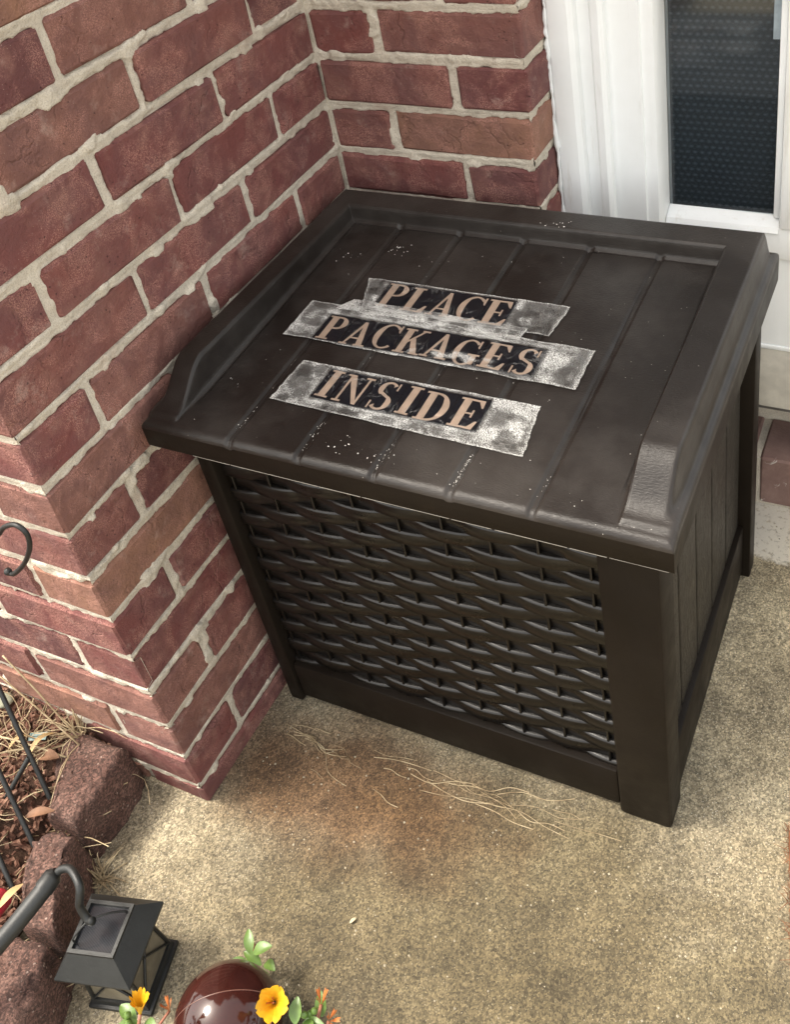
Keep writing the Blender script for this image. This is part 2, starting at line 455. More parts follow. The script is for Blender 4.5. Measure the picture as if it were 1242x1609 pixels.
wall = thing('brick_wall', 'red brick house wall with beige mortar wrapping round the corner behind the brown storage box', 'brick wall', (0, 0, 0))
stuff_v, stuff_f = [], []
_bn = 0
def put_brick(x0, x1, y0, y1, k, jig):
    """brick filling x0..x1, y0..y1 under joint k; jig = which axes may wander"""
    global _bn
    _bn += 1
    cz = zj(k) - Pz/2
    loc = Vector(((x0+x1)/2, (y0+y1)/2, cz))
    dx = random.gauss(0, 0.0012) if 'x' in jig else random.gauss(0, 0.0008)
    dy = random.gauss(0, 0.0012) if 'y' in jig else random.gauss(0, 0.0008)
    me = brick_proto(x1-x0, y1-y0, _bn*7+random.randrange(6))
    rot = (R(random.gauss(0, 0.35)), R(random.gauss(0, 0.35)), R(random.choice((0, 180))+random.gauss(0, 0.25)))
    if k >= -9:
        o = link('brick', me, parent=wall); o.location = loc+Vector((dx, dy, random.gauss(0, 0.0009))); o.rotation_euler = rot
    else:
        b = len(stuff_v)
        stuff_v.extend([tuple(v.co+loc+Vector((dx, dy, 0))) for v in me.vertices]); stuff_f.extend([tuple(i+b for i in p.vertices) for p in me.polygons])

left_heads, garden_heads, front_heads, side_heads = {}, {}, {}, {}
for k in range(-24, 10):
    even = (k % 2 == 0)
    if even:
        ys = [-0.109, -0.312, -0.515]; y_ends = [0.02] ; gx = [-0.199+0.0]
        spans = [(-0.104, 0.0), (-0.307, -0.114), (-0.510, -0.317)]
        for a, b in spans: put_brick(-0.092, 0.0, a, b, k, 'x')
        put_brick(-0.194, 0.0, YC, -0.520, k, 'xy')                 # corner
        g0 = -0.199
    else:
        ys = [-0.2005, -0.4035]
        spans = [(-0.1955, 0.0), (-0.3985, -0.2055)]
        for a, b in spans: put_brick(-0.092, 0.0, a, b, k, 'x')
        put_brick(-0.092, 0.0, YC, -0.4085, k, 'xy')                # corner
        g0 = -0.097
    left_heads[k] = ys
    gh = [g0-0.2035*i for i in range(5)]
    garden_heads[k] = gh
    for i, hx in enumerate(gh[:-1]):
        put_brick(hx-0.2035+0.005, hx-0.005, YC, YC+0.092, k, 'y')
    if even:
        put_brick(0.003, 0.1905, 0.0, 0.092, k, 'y'); put_brick(0.2005, W1, 0.0, 0.194, k, 'xy')
        front_heads[k] = [0.1955]
    else:
        put_brick(0.003, 0.0915, 0.0, 0.092, k, 'y'); put_brick(0.1015, W1, 0.0, 0.092, k, 'xy')
        front_heads[k] = [0.0965]
    side_heads[k] = [0.097] if not even else []
if stuff_v:
    o = link('upper_bricks', pydata('upper_bricks', stuff_v, stuff_f, True), M_BRICK, wall); o['kind'] = 'stuff'

def mortar_sheet(umin, umax, zmin, zmax, heads, place, seed, step=0.0022, endcap=()):
    """height field of mortar: full in the joints, sunk behind the brick faces"""
    nu = int((umax-umin)/step); nz = int((zmax-zmin)/step)
    U, Z = np.meshgrid(np.linspace(umin, umax, nu+1), np.linspace(zmin, zmax, nz+1))
    jit = (fbm(U*75, Z*75, 4, seed)-0.5)*0.0080 + (fbm(U*14, Z*14, 2, seed+5)-0.5)*0.0065
    kk = (Z0-Z)/Pz
    kb = np.round(kk); dbed = np.abs(kk-kb)*Pz
    row = np.floor(kk).astype(int)
    dh = np.full_like(U, 1.0)
    for k, hs_ in heads.items():
        m = row == k
        for h_ in hs_:
            dh = np.where(m, np.minimum(dh, np.abs(U-h_)), dh)
    d = np.minimum(dbed, dh*1.0)
    half = JT/2+0.0004
    prof = -0.0022 + (fbm(U*90, Z*90, 3, seed+9)-0.5)*0.0034
    blob = sstep(0.66, 0.78, fbm(U*34, Z*34, 2, seed+13))
    cover = sstep(half+0.0032, half-0.0008, d + jit - blob*0.0035)
    # top of the joint under a brick is a touch deeper than the bottom
    under = ((kk-kb) < 0) & (dbed < half*1.2)
    prof = prof + np.where(under, 0.0006, -0.0006)*0.8 + blob*0.0028
    H = -0.012*(1-cover) + prof*cover
    P = place(U, Z, H)
    V = np.stack([p.ravel() for p in P], 1)
    i = np.arange(nu*nz); r_ = i//nu; c_ = i % nu; a = r_*(nu+1)+c_
    F = np.stack([a, a+1, a+nu+2, a+nu+1], 1)
    return V, F

ZT = 1.34
def add_mortar(parts):
    Vs, Fs, n = [], [], 0
    for V, F in parts:
        Vs.append(V); Fs.append(F+n); n += len(V)
    return np.concatenate(Vs), np.concatenate(Fs)
EXT = {'L': left_heads, 'G': garden_heads, 'F': front_heads, 'S': side_heads}
parts = []
lh_ = {k: v + [0.0005] for k, v in left_heads.items()}
fh_ = {k: v + [0.0005] for k, v in front_heads.items()}
parts.append(mortar_sheet(YC+0.002, 0.004, -0.03, ZT, lh_, lambda U, Z, H: (H, U, Z), 1))
parts.append(mortar_sheet(-0.62, -0.002, 0.02, ZT, garden_heads, lambda U, Z, H: (U, YC-H, Z), 2))
parts.append(mortar_sheet(-0.004, W1-0.002, 0.3, ZT, fh_, lambda U, Z, H: (U, -H, Z), 3))
parts.append(mortar_sheet(0.002, 0.085, 0.3, ZT, side_heads, lambda U, Z, H: (W1+H, U, Z), 4))
V, F = add_mortar(parts)
link('mortar', npmesh('mortar', V, F), M_MORTAR, wall)
# plain backing mortar for the parts beyond the fine sheet
mb = MB()
mb.box(-0.6, -0.006, YC+0.006, 0.30, -0.09, 2.25)
mb.box(-0.0061, W1-0.006, 0.006, 0.35, -0.09, 2.25)
mb.box(-1.05, -0.601, YC+0.004, 0.0, -0.09, 2.25)
mb.build('mortar_backing', M_MORTAR, wall)

# ------------------------------------------------------------------ door frame and side window
frame = thing('door_side_window', 'white painted door surround with a narrow dark window right of the brick corner', 'window', (0.43, 0.12, 0.0))
def inframe(o): o.parent = frame; o.matrix_parent_inverse = Matrix.Translation((-0.43, -0.12, 0)); return o
ZB = 0.205
prof = [(W1+0.0015, 0.20), (W1+0.0015, 0.071), (0.302, 0.068), (0.326, 0.070), (0.3325, 0.0745), (0.3345, 0.083), (0.349, 0.085), (0.353, 0.0795), (0.362, 0.078), (0.367, 0.083), (0.3675, 0.092), (0.386, 0.094), (0.408, 0.0945), (0.409, 0.098), (0.4235, 0.099), (0.4265, 0.1035), (0.4285, 0.118), (0.4285, 0.20)]
mbf = MB()
nz_ = 60; zz = np.linspace(0.115, 2.2, nz_)
vs = []; 
for z in zz:
    for (x, y) in prof: vs.append((x, y+0.0006*math.sin(z*9+x*50), z))
n = len(prof)
fs = [(i*n+j, i*n+j+1, (i+1)*n+j+1, (i+1)*n+j) for i in range(nz_-1) for j in range(n-1)]
inframe(link('jamb_casing', pydata('jamb_casing', vs, fs, True), M_PAINT)).data.set_sharp_from_angle(angle=R(28))
ck = MB(); rk = random.Random(8); pk = []; rd = []
z_ = 0.30
while z_ < 1.5:
    pk.append((W1+0.0022+rk.gauss(0, .0006), 0.0695+rk.gauss(0, .0006), z_)); rd.append(max(0.0014, 0.0026+rk.gauss(0, .0010))); z_ += rk.uniform(.004, .010)
ck.tube(pk, rd, 7); inframe(ck.build('caulk_bead', M_PAINT, smooth=True))
M_GLASS = bpy.data.materials.new('window_glass'); M_GLASS.use_nodes = True
gb = M_GLASS.node_tree.nodes['Principled BSDF']; gb.inputs['Base Color'].default_value = (0.9, 0.94, 0.96, 1)
gb.inputs['Roughness'].default_value = 0.06; gb.inputs['Transmission Weight'].default_value = 1.0; gb.inputs['IOR'].default_value = 1.45
def mat_film():
    t = NT('dotted_window_film')
    # staggered pale dots on a dark film
    co = t.mapping((1, 1, 1))
    sep = t.n.new('ShaderNodeSeparateXYZ'); t.l.new(t.tc.outputs['Object'], sep.inputs[0])
    p = 0.0095
    u = t.math('DIVIDE', sep.outputs[0], p); w_ = t.math('DIVIDE', sep.outputs[2], p*0.9)
    row = t.math('FLOOR', w_); odd = t.math('MULTIPLY', t.math('FLOORED_MODULO', row, 2.0), 0.5)
    fu = t.math('SUBTRACT', t.math('FRACT', t.math('ADD', u, odd)), 0.5)
    fw = t.math('SUBTRACT', t.math('FRACT', w_), 0.5)
    d = t.math('SQRT', t.math('ADD', t.math('MULTIPLY', fu, fu), t.math('MULTIPLY', t.math('MULTIPLY', fw, fw), 1.8)))
    m = t.ramp(d, [(0.12, 1.0), (0.42, 0.0)])
    col = t.mix(t.math('MULTIPLY', m, 0.75), (0.026, 0.034, 0.042), (0.085, 0.105, 0.125))
    t.set(Base_Color=col, Roughness=0.5); return t.m
inframe(MB().box(0.4285, 0.579, 0.150, 0.152, 0.520, 0.84).build('window_film', mat_film()))
inframe(MB().box(0.4285, 0.579, 0.135, 0.139, 0.520, 0.836).build('glass_pane', M_GLASS))
# bottom rail, beads, right stile, lower panel, muntin
mb = MB(); mb.box(0.429, 0.80, 0.115, 0.20, 0.470, 0.519, 0.002); mb.build('sash_rail', M_PAINT, auto=40); inframe(C.objects['sash_rail'])
mb = MB()
mb.add([(0.429, 0.115, 0.519), (0.5785, 0.115, 0.519), (0.5785, 0.134, 0.527), (0.429, 0.134, 0.529), (0.429, 0.1345, 0.515), (0.5785, 0.1345, 0.515), (0.429, 0.1115, 0.512), (0.5785, 0.1115, 0.512)],
       [(0, 1, 2, 3), (3, 2, 5, 4), (6, 7, 1, 0)])
inframe(mb.build('glazing_bead', M_PAINT))
inframe(MB().box(0.579, 0.66, 0.110, 0.20, 0.519, 2.2, 0.004).build('stile', M_PAINT, auto=40))
inframe(MB().box(0.5695, 0.5785, 0.124, 0.1345, 0.5275, 0.835, 0.002).build('side_bead', M_PAINT, auto=40))
inframe(MB().box(0.429, 0.579, 0.112, 0.20, 0.8365, 0.862, 0.003).build('muntin', M_PAINT, auto=40))
inframe(MB().box(0.4285, 0.579, 0.150, 0.152, 0.862, 1.6).build('window_film', C.objects['window_film'].data.materials[0]))
inframe(MB().box(0.4285, 0.579, 0.135, 0.139, 0.862, 1.6).build('glass_pane', M_GLASS))
inframe(MB().box(0.40, 0.66, 0.112, 0.20, 1.60, 1.66, 0.003).build('head_rail', M_PAINT, auto=40))
inframe(MB().box(0.429, 0.80, 0.121, 0.20, 0.322, 0.470, 0.0).build('lower_panel', M_PAINT))
inframe(MB().box(0.429, 0.80, 0.1185, 0.20, 0.314, 0.3215, 0.002).build('panel_moulding', M_PAINT, auto=40))
inframe(MB().box(0.429, 0.80, 0.120, 0.20, 0.205, 0.3135, 0.002).build('sill_board', mat_simple('aged_white_paint', (0.55, 0.52, 0.45), 0.6, nscale=30, var=0.18), auto=40))
inframe(MB().box(0.560, 0.5775, 0.1325, 0.1345, 0.768, 0.8355).build('pale_sticker', mat_simple('pale_sticker', (0.30, 0.36, 0.40), 0.4)))

# door step of purple-brown bricks under the threshold
step_t = thing('brick_door_step', 'worn purple-brown brick step under the white threshold beside the box', 'step', (0.6, 0.2, 0.0))
t = NT('worn_step_brick').rand_co()
c_ = t.ramp(t.noise(20, 5, 0.65), [(0.3, (0.15, 0.085, 0.07)), (0.7, (0.25, 0.16, 0.135))])
c_ = t.mix(t.ramp(t.noise(28, 4, 0.6, dist=1.0), [(0.62, 0.0), (0.66, 0.85)]), c_, (0.62, 0.58, 0.52))
t.set(Base_Color=c_, Roughness=0.85); t.bump(t.noise(160, 4, 0.7), 0.7, 0.002); M_STEP = t.m
sm = brick_mesh(0.194, 0.096, 0.096, 5); sm.materials.append(M_STEP)
for i, x in enumerate((0.352, 0.4585+0.0, 0.662, 0.866, 1.07)):
    pass
for x in (0.457, 0.662, 0.867):
    o = link('brick', sm, parent=step_t); o.matrix_parent_inverse = Matrix.Translation((-0.6, -0.2, 0)); o.location = (x, 0.166, 0.053)
mb = MB(); mb.box(0.36, 0.96, 0.121, 0.2125, -0.09, 0.0975); mb.box(0.36, 0.96, 0.213, 0.26, -0.09, 0.12)
o = mb.build('mortar_bed', M_MORTAR, step_t); o.matrix_parent_inverse = Matrix.Translation((-0.6, -0.2, 0))
o = MB().box(0.36, 1.1, 0.1315, 0.24, 0.190, 0.2045, 0.002).build('threshold_strip', mat_simple('dull_aluminium', (0.20, 0.19, 0.18), 0.45, 0.6), step_t); o.matrix_parent_inverse = Matrix.Translation((-0.6, -0.2, 0))
o = MB().box(0.36, 1.1, 0.2135, 0.26, 0.0985, 0.1895).build('riser_board', mat_simple('dark_riser', (0.09, 0.075, 0.07), 0.8), step_t); o.matrix_parent_inverse = Matrix.Translation((-0.6, -0.2, 0))

# ------------------------------------------------------------------ storage box
box = thing('storage_box', 'dark brown resin storage box with wicker front and taped PLACE PACKAGES INSIDE lid', 'storage box', (0.31, -0.22, 0.0))
BI = Matrix.Translation((-0.31, 0.22, 0.0))
def inbox(o, p=None):
    o.parent = p or box
    if p is None: o.matrix_parent_inverse = BI
    return o
LX0, LX1, LY0, LY1 = 0.0155, 0.6035, -0.4865, -0.0235
def lid_h(X, Y):
    """top of the lid as a height field"""
    seat = 0.5865 + (Y+0.09)*0.050
    # U-shaped rim
    ax = 0.0
    top = 0.6088
    front = sstep(-0.468, -0.405, Y)          # arms slope down to the front
    inner = np.minimum(np.minimum(X-0.0555, 0.5525-X), -0.0800-Y)    # >0 inside the tray
    wallw = 0.0038
    # rounded top edge, steep wall, small fillet at the foot
    rimmask = 1 - (0.10*sstep(-0.0030, 0.0006, inner) + 0.80*sstep(0.0, 0.0028, inner) + 0.10*sstep(0.0018, 0.0060, inner))
    rim_z = seat*1.0 + (top-seat)*front + 0.0035*(1-front)*sstep(-0.4765, -0.4700, Y)
    rim_z = np.where(front > 0, rim_z, rim_z)
    H = seat + (rim_z-seat)*rimmask
    # slanted planks: grooves with a bead in the middle
    yb = (-0.09-Y)/(0.39)
    inside = 1-rimmask
    frontfade = 1.0
    for xb, xf in ((0.1331, 0.1325), (0.2195, 0.2175), (0.3070, 0.3051), (0.3923, 0.3885), (0.4782, 0.4716)):
        gx = xb + (xf-xb)*yb
        d = np.abs(X-gx)
        gr = sstep(0.0052, 0.0018, d)*0.0032 - sstep(0.0016, 0.0002, d)*0.0012
        H = H - gr*inside
    # groove line where rim meets seat
    gi = sstep(0.003, 0.0, np.abs(inner-0.0075))*0.0011
    H = H - gi*sstep(0.2, 0.9, front)
    # ledge outside the rim at right, left and back
    outer = np.minimum(np.minimum(X-(LX0+0.010), (LX1-0.012)-X), (LY1-0.016)-Y)
    led = 0.5745 + (Y+0.09)*0.006
    drop = sstep(0.003, -0.0045, outer)
    side = drop*sstep(-0.482, -0.462, Y)
    H = H*(1-side) + np.minimum(H, led)*side
    # rolled outer edge
    e = np.minimum(np.minimum(X-LX0, LX1-X), np.minimum(Y-LY0, LY1-Y))
    rr = 0.0085
    q = np.clip(1-e/rr, 0, 1)
    H = H - rr*(1-np.sqrt(np.clip(1-q*q, 0, 1)))
    # corner rounding
    return H
nx, ny = 300, 236
xs = np.linspace(0, 1, nx+1); ys_ = np.linspace(0, 1, ny+1)
# crowd lines toward the rolled edges
def warp(t, L, e=0.0085, k=6):
    n = len(t)-1
    a = np.linspace(0, 1, k+1)**1.8*e
    mid = np.linspace(e, L-e, n+1-2*k)
    return np.concatenate([a[:-1], mid, (L-a[::-1])[1:]])
xs = LX0 + warp(xs, LX1-LX0); ys_ = LY0 + warp(ys_, LY1-LY0)
fine = np.linspace(-0.0045, 0.0115, 30)
def densify(a, c, sgn):
    f = c + sgn*fine
    keep = (a < f.min()-0.0006) | (a > f.max()+0.0006)
    return np.sort(np.concatenate([a[keep], f]))
xs = densify(densify(xs, 0.0555, 1), 0.5525, -1); ys_ = densify(ys_, -0.0800, -1)
X, Y = np.meshgrid(xs, ys_)
H = lid_h(X, Y)
V = np.stack([X.ravel(), Y.ravel(), H.ravel()], 1)
nxx, nyy = len(xs)-1, len(ys_)-1
i = np.arange(nxx*nyy); rr_ = i//nxx; cc_ = i % nxx; a = rr_*(nxx+1)+cc_
F = np.stack([a, a+1, a+nxx+2, a+nxx+1], 1)
fx = V[F][:, :, 0].mean(1); fy = V[F][:, :, 1].mean(1)
tray = (fx > 0.0665) & (fx < 0.5415) & (fy < -0.091)
def sub(name, mask):
    f = F[mask]; u, inv = np.unique(f, return_inverse=True)
    return npmesh(name, V[u], inv.reshape(f.shape))
lid = inbox(link('lid', sub('lid', ~tray), M_RESIN))
seams = [0.0] + [0.5*(a_+b_) for a_, b_ in ((0.1331, 0.1325), (0.2195, 0.2175), (0.3070, 0.3051), (0.3923, 0.3885), (0.4782, 0.4716))] + [1.0]
for s0, s1 in zip(seams[:-1], seams[1:]):
    inbox(link('lid_plank', sub('lid_plank', tray & (fx >= s0) & (fx < s1)), M_RESIN), lid)
# skirt of the lid
SK = 0.5315
def skirt():
    mb = MB()
    e = 0.0
    ring = []
    r_ = 0.0001
    pts = [(LX0, LY0), (LX1, LY0), (LX1, LY1), (LX0, LY1)]
    def ztop(x, y): return float(lid_h(np.array([[x]]), np.array([[y]]))[0, 0])
    N = 60
    loop = []
    for (a_, b_) in zip(pts, pts[1:]+pts[:1]):
        for k in range(N):
            t_ = k/N; loop.append((a_[0]+(b_[0]-a_[0])*t_, a_[1]+(b_[1]-a_[1])*t_))
    n = len(loop)
    vs = []
    for (x, y) in loop: vs.append((x, y, ztop(x, y)))
    cx_, cy_ = (LX0+LX1)/2, (LY0+LY1)/2
    def inset(x, y, d):
        return (min(max(x, LX0+d), LX1-d), min(max(y, LY0+d), LY1-d))
    for (x, y) in loop: vs.append((x, y, SK+0.002))
    for (x, y) in loop: vs.append((*inset(x, y, 0.0015), SK))
    for (x, y) in loop: vs.append((*inset(x, y, 0.0045), SK))
    for (x, y) in loop: vs.append((*inset(x, y, 0.0045), SK+0.025))
    fs = []
    for q in range(4):
        for k in range(n):
            k2 = (k+1) % n; fs.append((q*n+k, (q+1)*n+k, (q+1)*n+k2, q*n+k2))
    return mb.add(vs, fs)
inbox(skirt().build('lid_skirt', M_RESIN_S, None, auto=50), lid)
wv = MB(); rw = random.Random(3); x_ = 0.075
while x_ < LX1-0.006:
    x2 = min(x_+rw.uniform(0.03, 0.11), LX1-0.004)
    wv.tube([(x_, LY0+0.0012, SK+0.0002), (x2, LY0+0.0012, SK+0.0002)], rw.uniform(0.0003, 0.00055), 5); x_ = x2+rw.uniform(0.0, 0.004)
inbox(wv.build('mould_line', mat_simple('pale_mould_line', (0.36, 0.33, 0.28), 0.5)), lid)
# body
BX0, BX1, BF, BB = 0.0205, 0.5752, -0.4390, -0.004
def part(name, mat, x0, x1, y0, y1, z0, z1, c=0.003, auto=35):
    return inbox(MB().box(x0, x1, y0, y1, z0, z1, c).build(name, mat, None, auto=auto))
part('corner_post', M_RESIN_S, 0.510, BX1, BF, -0.3925, 0.0, 0.529, 0.005)
part('corner_post', M_RESIN_S, BX0, 0.0430, BF, -0.3925, 0.0, 0.529, 0.005)
part('corner_post', M_RESIN_S, 0.530, BX1+0.0075, -0.0345, 0.0005-0.003, 0.0, 0.529, 0.003)
part('corner_post', M_RESIN_S, BX0, 0.09, -0.0345, -0.0025, 0.0, 0.529, 0.003)
part('bottom_rail', M_RESIN_S, 0.0435, 0.5095, BF+0.0045, -0.40, 0.010, 0.082, 0.003)
part('top_rail', M_RESIN_S, 0.0435, 0.5095, BF+0.0045, -0.40, 0.466, 0.529, 0.003)
part('side_bottom_rail', M_RESIN_S, 0.545, BX1-0.003, -0.392, -0.035, 0.014, 0.110, 0.003)
part('side_top_rail', M_RESIN_S, 0.545, BX1-0.003, -0.392, -0.035, 0.447, 0.529, 0.003)
part('side_bottom_rail', M_RESIN_S, BX0+0.003, 0.050, -0.392, -0.035, 0.014, 0.110, 0.003)
part('side_top_rail', M_RESIN_S, BX0+0.003, 0.050, -0.392, -0.035, 0.447, 0.529, 0.003)
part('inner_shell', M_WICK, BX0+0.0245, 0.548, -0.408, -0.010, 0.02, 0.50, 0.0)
# side planks with moulded wood grain
edges = [-0.3920, -0.3425, -0.2660, -0.1900, -0.1140, -0.0350]
for a_, b_ in zip(edges[:-1], edges[1:]):
    part('side_plank', M_WOODGR, 0.552, BX1-0.0105, a_+0.0022, b_-0.0022, 0.1105, 0.4465, 0.002)
    part('side_plank', M_WOODGR, BX0+0.0105, 0.044, a_+0.0022, b_-0.0022, 0.1105, 0.4465, 0.002)
# wicker front: strips that bow over and under the ribs
HP = 0.0205; CW = 0.0559; XC0 = 0.107
def strip_mesh(sign):
    n = 140; xs_ = np.linspace(0.0435, 0.5095, n)
    vs = []; prof_ = [(-0.0010, 0.0000), (0.0, 0.0012), (0.0, 0.0168), (-0.0010, 0.0186), (-0.0032, 0.0199), (-0.0100, 0.0204)]
    for x in xs_:
        w_ = math.cos(math.pi*(x-XC0)/CW)*sign
        b = 0.0031*(abs(w_)**0.75)*(1 if w_ > 0 else -1)
        for (dy, dz) in prof_:
            vs.append((x, -(b+dy), dz))
    m = len(prof_)
    fs = [(i*m+j, (i+1)*m+j, (i+1)*m+j+1, i*m+j+1) for i in range(n-1) for j in range(m-1)]
    me = pydata('wicker_strip', vs, fs, True); me.materials.append(M_WICK)
    me.set_sharp_from_angle(angle=R(50)); return me
sA, sB = strip_mesh(1), strip_mesh(-1)
# an over-cell of even columns has its top ledge at z = 0.436
ztop0 = 0.4365+0.0410
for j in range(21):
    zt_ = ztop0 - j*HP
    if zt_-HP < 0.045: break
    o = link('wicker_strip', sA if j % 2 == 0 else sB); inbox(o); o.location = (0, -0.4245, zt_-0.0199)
for q in range(-1, 8):
    xr = XC0 + q*CW
    if xr > 0.5: break
    inbox(MB().box(xr-0.0016, xr+0.0016, -0.4262, -0.418, 0.082, 0.466, 0.0008).build('rib', M_WICK, None, auto=50))

# pale crumbs that gathered on the lid and in its grooves
cb = MB(); r = np.random.default_rng(21)
GR = ((0.1331, 0.1325), (0.2195, 0.2175), (0.3070, 0.3051), (0.3923, 0.3885), (0.4782, 0.4716))
def crumb(x, y, s):
    z = float(lid_h(np.array([[x]]), np.array([[y]]))[0, 0]); an = r.uniform(0, 6.28); ca, sa = math.cos(an)*s, math.sin(an)*s
    cb.add([(x+ca, y+sa, z), (x-sa*.6, y+ca*.6, z), (x-ca, y-sa*.8, z), (x+sa*.7, y-ca*.7, z), (x, y, z+s*.8)], [(0, 1, 4), (1, 2, 4), (2, 3, 4), (3, 0, 4)])
for _ in range(60): crumb(r.uniform(0.07, 0.54), r.uniform(-0.47, -0.10), r.uniform(0.0003, 0.0008))
for cx_, cy_, n_ in ((0.155, -0.13, 14), (0.36, -0.30, 6), (0.30, -0.462, 16), (0.345, -0.075, 12), (0.10, -0.16, 8), (0.25, -0.455, 10)):
    for _ in range(n_): crumb(cx_+r.normal(0, .009), cy_+r.normal(0, .007), r.uniform(0.0004, 0.0013))
for gi_, (a_, b_) in enumerate(GR):
    for _ in range((20, 60, 40, 70, 10)[gi_]):
        y = r.uniform(-0.475, -0.43) if r.random() < 0.7 else r.uniform(-0.475, -0.12); t_ = (-0.09-y)/0.39
        crumb(a_+(b_-a_)*t_+r.normal(0, .0016), y, r.uniform(0.0003, 0.0009))
o = cb.build('lid_crumbs', mat_simple('pale_dust_crumb', (0.62, 0.59, 0.54), 0.8), None); o['kind'] = 'stuff'

# ------------------------------------------------------------------ letter stickers
def seat_z(y): return 0.5865 + (y+0.09)*0.050
LET_T = 0.0005
def arc_band(cx_, cy_, rxo, ryo, a0, a1, tmin, tmax, n=18, peak=0.0):
    """crescent stroke from angle a0 to a1 (deg), thick where cos(a-peak) is 1"""
    out = []; inn = []
    for k in range(n+1):
        a = R(a0+(a1-a0)*k/n)
        w_ = tmin+(tmax-tmin)*abs(math.cos(a-R(peak)))**1.4
        out.append((cx_+rxo*math.cos(a), cy_+ryo*math.sin(a)))
        inn.append((cx_+(rxo-w_)*math.cos(a), cy_+(ryo-min(w_, 0.07 if abs(math.sin(a)) > .7 else w_)*1.0)*math.sin(a)))
    return [[out[k], out[k+1], inn[k+1], inn[k]] for k in range(n)]
def rect(x0, y0, x1, y1): return [[(x0, y0), (x1, y0), (x1, y1), (x0, y1)]]
def quad(*p): return [list(p)]
S_, T_ = 0.06, 0.215     # serif thickness, stem thickness
def serif(xc, y, up_, w_=0.20):
    return rect(xc-w_, y if up_ else y-S_, xc+w_, y+S_ if up_ else y)
def stem(xc, y0=0, y1=1, t_=T_): return rect(xc-t_/2, y0, xc+t_/2, y1)
GL = {}
GL['I'] = (0.5, stem(.25)+serif(.25, 0, 1)+serif(.25, 1, 0))
GL['L'] = (0.78, stem(.22)+serif(.22, 0, 1, .2)+serif(.22, 1, 0)+rect(.22, 0, .72, S_)+quad((.72, 0), (.76, .30), (.70, .30), (.55, S_)))
GL['E'] = (0.80, stem(.22)+serif(.22, 0, 1)+serif(.22, 1, 0)+rect(.22, 0, .72, S_)+rect(.22, 1-S_, .70, 1)+quad((.72, 0), (.77, .28), (.71, .28), (.56, S_))+quad((.70, 1), (.73, .74), (.68, .74), (.55, 1-S_))+rect(.22, .48, .52, .53)+rect(.50, .38, .55, .63))
GL['D'] = (0.88, stem(.22)+serif(.16, 0, 1, .14)+serif(.16, 1, 0, .14)+arc_band(.36, .5, .47, .5, -90, 90, .06, .20)+rect(.22, 0, .37, S_)+rect(.22, 1-S_, .37, 1))
GL['P'] = (0.78, stem(.22)+serif(.22, 0, 1)+serif(.16, 1, 0, .14)+arc_band(.40, .735, .33, .265, -90, 90, .055, .18)+rect(.22, 1-S_, .41, 1)+rect(.22, .47, .41, .47+S_))
GL['A'] = (0.92, quad((.44, 1), (.54, 1), (.20, 0), (.12, 0))+quad((.42, 1), (.54, 1), (.84, 0), (.62, 0))+rect(.25, .27, .68, .325)+serif(.15, 0, 1, .14)+serif(.73, 0, 1, .19))
GL['N'] = (0.95, stem(.18, 0, 1, .07)+stem(.78, 0, 1, .07)+quad((.08, 1), (.30, 1), (.82, 0), (.70, 0))+serif(.18, 0, 1, .14)+serif(.78, 1, 0, .14)+rect(.04, 1-S_, .25, 1))
GL['K'] = (0.92, stem(.22)+serif(.22, 0, 1)+serif(.22, 1, 0)+quad((.70, 1), (.78, 1), (.34, .45), (.30, .50))+quad((.38, .58), (.52, .66), (.86, 0), (.63, 0))+serif(.74, 0, 1, .17)+serif(.74, 1, 0, .13))
GL['C'] = (0.82, arc_band(.46, .5, .42, .52, 48, 312, .05, .19, 24)+quad((.72, 1), (.78, 1), (.78, .68), (.72, .74))+quad((.70, .90), (.76, .88), (.76, .70), (.70, .80)))
GL['G'] = (0.90, arc_band(.46, .5, .42, .52, 48, 318, .05, .19, 24)+quad((.72, 1), (.78, 1), (.78, .68), (.72, .74))+rect(.64, .06, .82, .44)+serif(.72, .46, 0, .19))
GL['S'] = (0.70, arc_band(.36, .745, .28, .27, 40, 235, .06, .16, 18, 180)+arc_band(.36, .265, .30, .28, -140, 60, .06, .17, 18, 0)+quad((.16, .66), (.24, .54), (.62, .36), (.50, .50))+quad((.24, .54), (.14, .70), (.50, .50), (.58, .38))+rect(.60, .74, .65, 1.0)+rect(.05, .0, .10, .27))
M_COPPER = mat_simple('rose_copper_foil', (0.52, 0.40, 0.31), 0.4, 0.0, 60, 0.15, 0.1)
M_LBACK = mat_simple('black_sticker', (0.005, 0.008, 0.014), 0.38, 0, 60, 0.4, 0.3, 0.0005)
_let = {}
def letter_mesh(ch, w, h):
    key = (ch, round(w, 4), round(h, 4))
    if key in _let: return _let[key]
    gw, polys = GL[ch]
    sx = min((w*0.97)/gw, h*0.86*0.95); sy_ = h*0.86
    mb = MB()
    for q_, p in enumerate(polys):
        zt = 0.00035+0.000012*(q_ % 9)
        pts = [((x-gw/2)*sx, (y-0.5)*sy_) for x, y in p]
        area = sum(pts[i][0]*pts[(i+1) % 4][1]-pts[(i+1) % 4][0]*pts[i][1] for i in range(4))
        if area < 0: pts = pts[::-1]
        vs = [(x, y, zt) for x, y in pts]+[(x, y, 0.0) for x, y in pts]
        mb.add(vs, [(0, 1, 2, 3)]+[(i+4, (i+1) % 4+4, (i+1) % 4, i) for i in range(4)])
    me = mb.mesh('letter'); me.materials.append(M_COPPER); _let[key] = me; return me
TILT = math.atan(0.050)
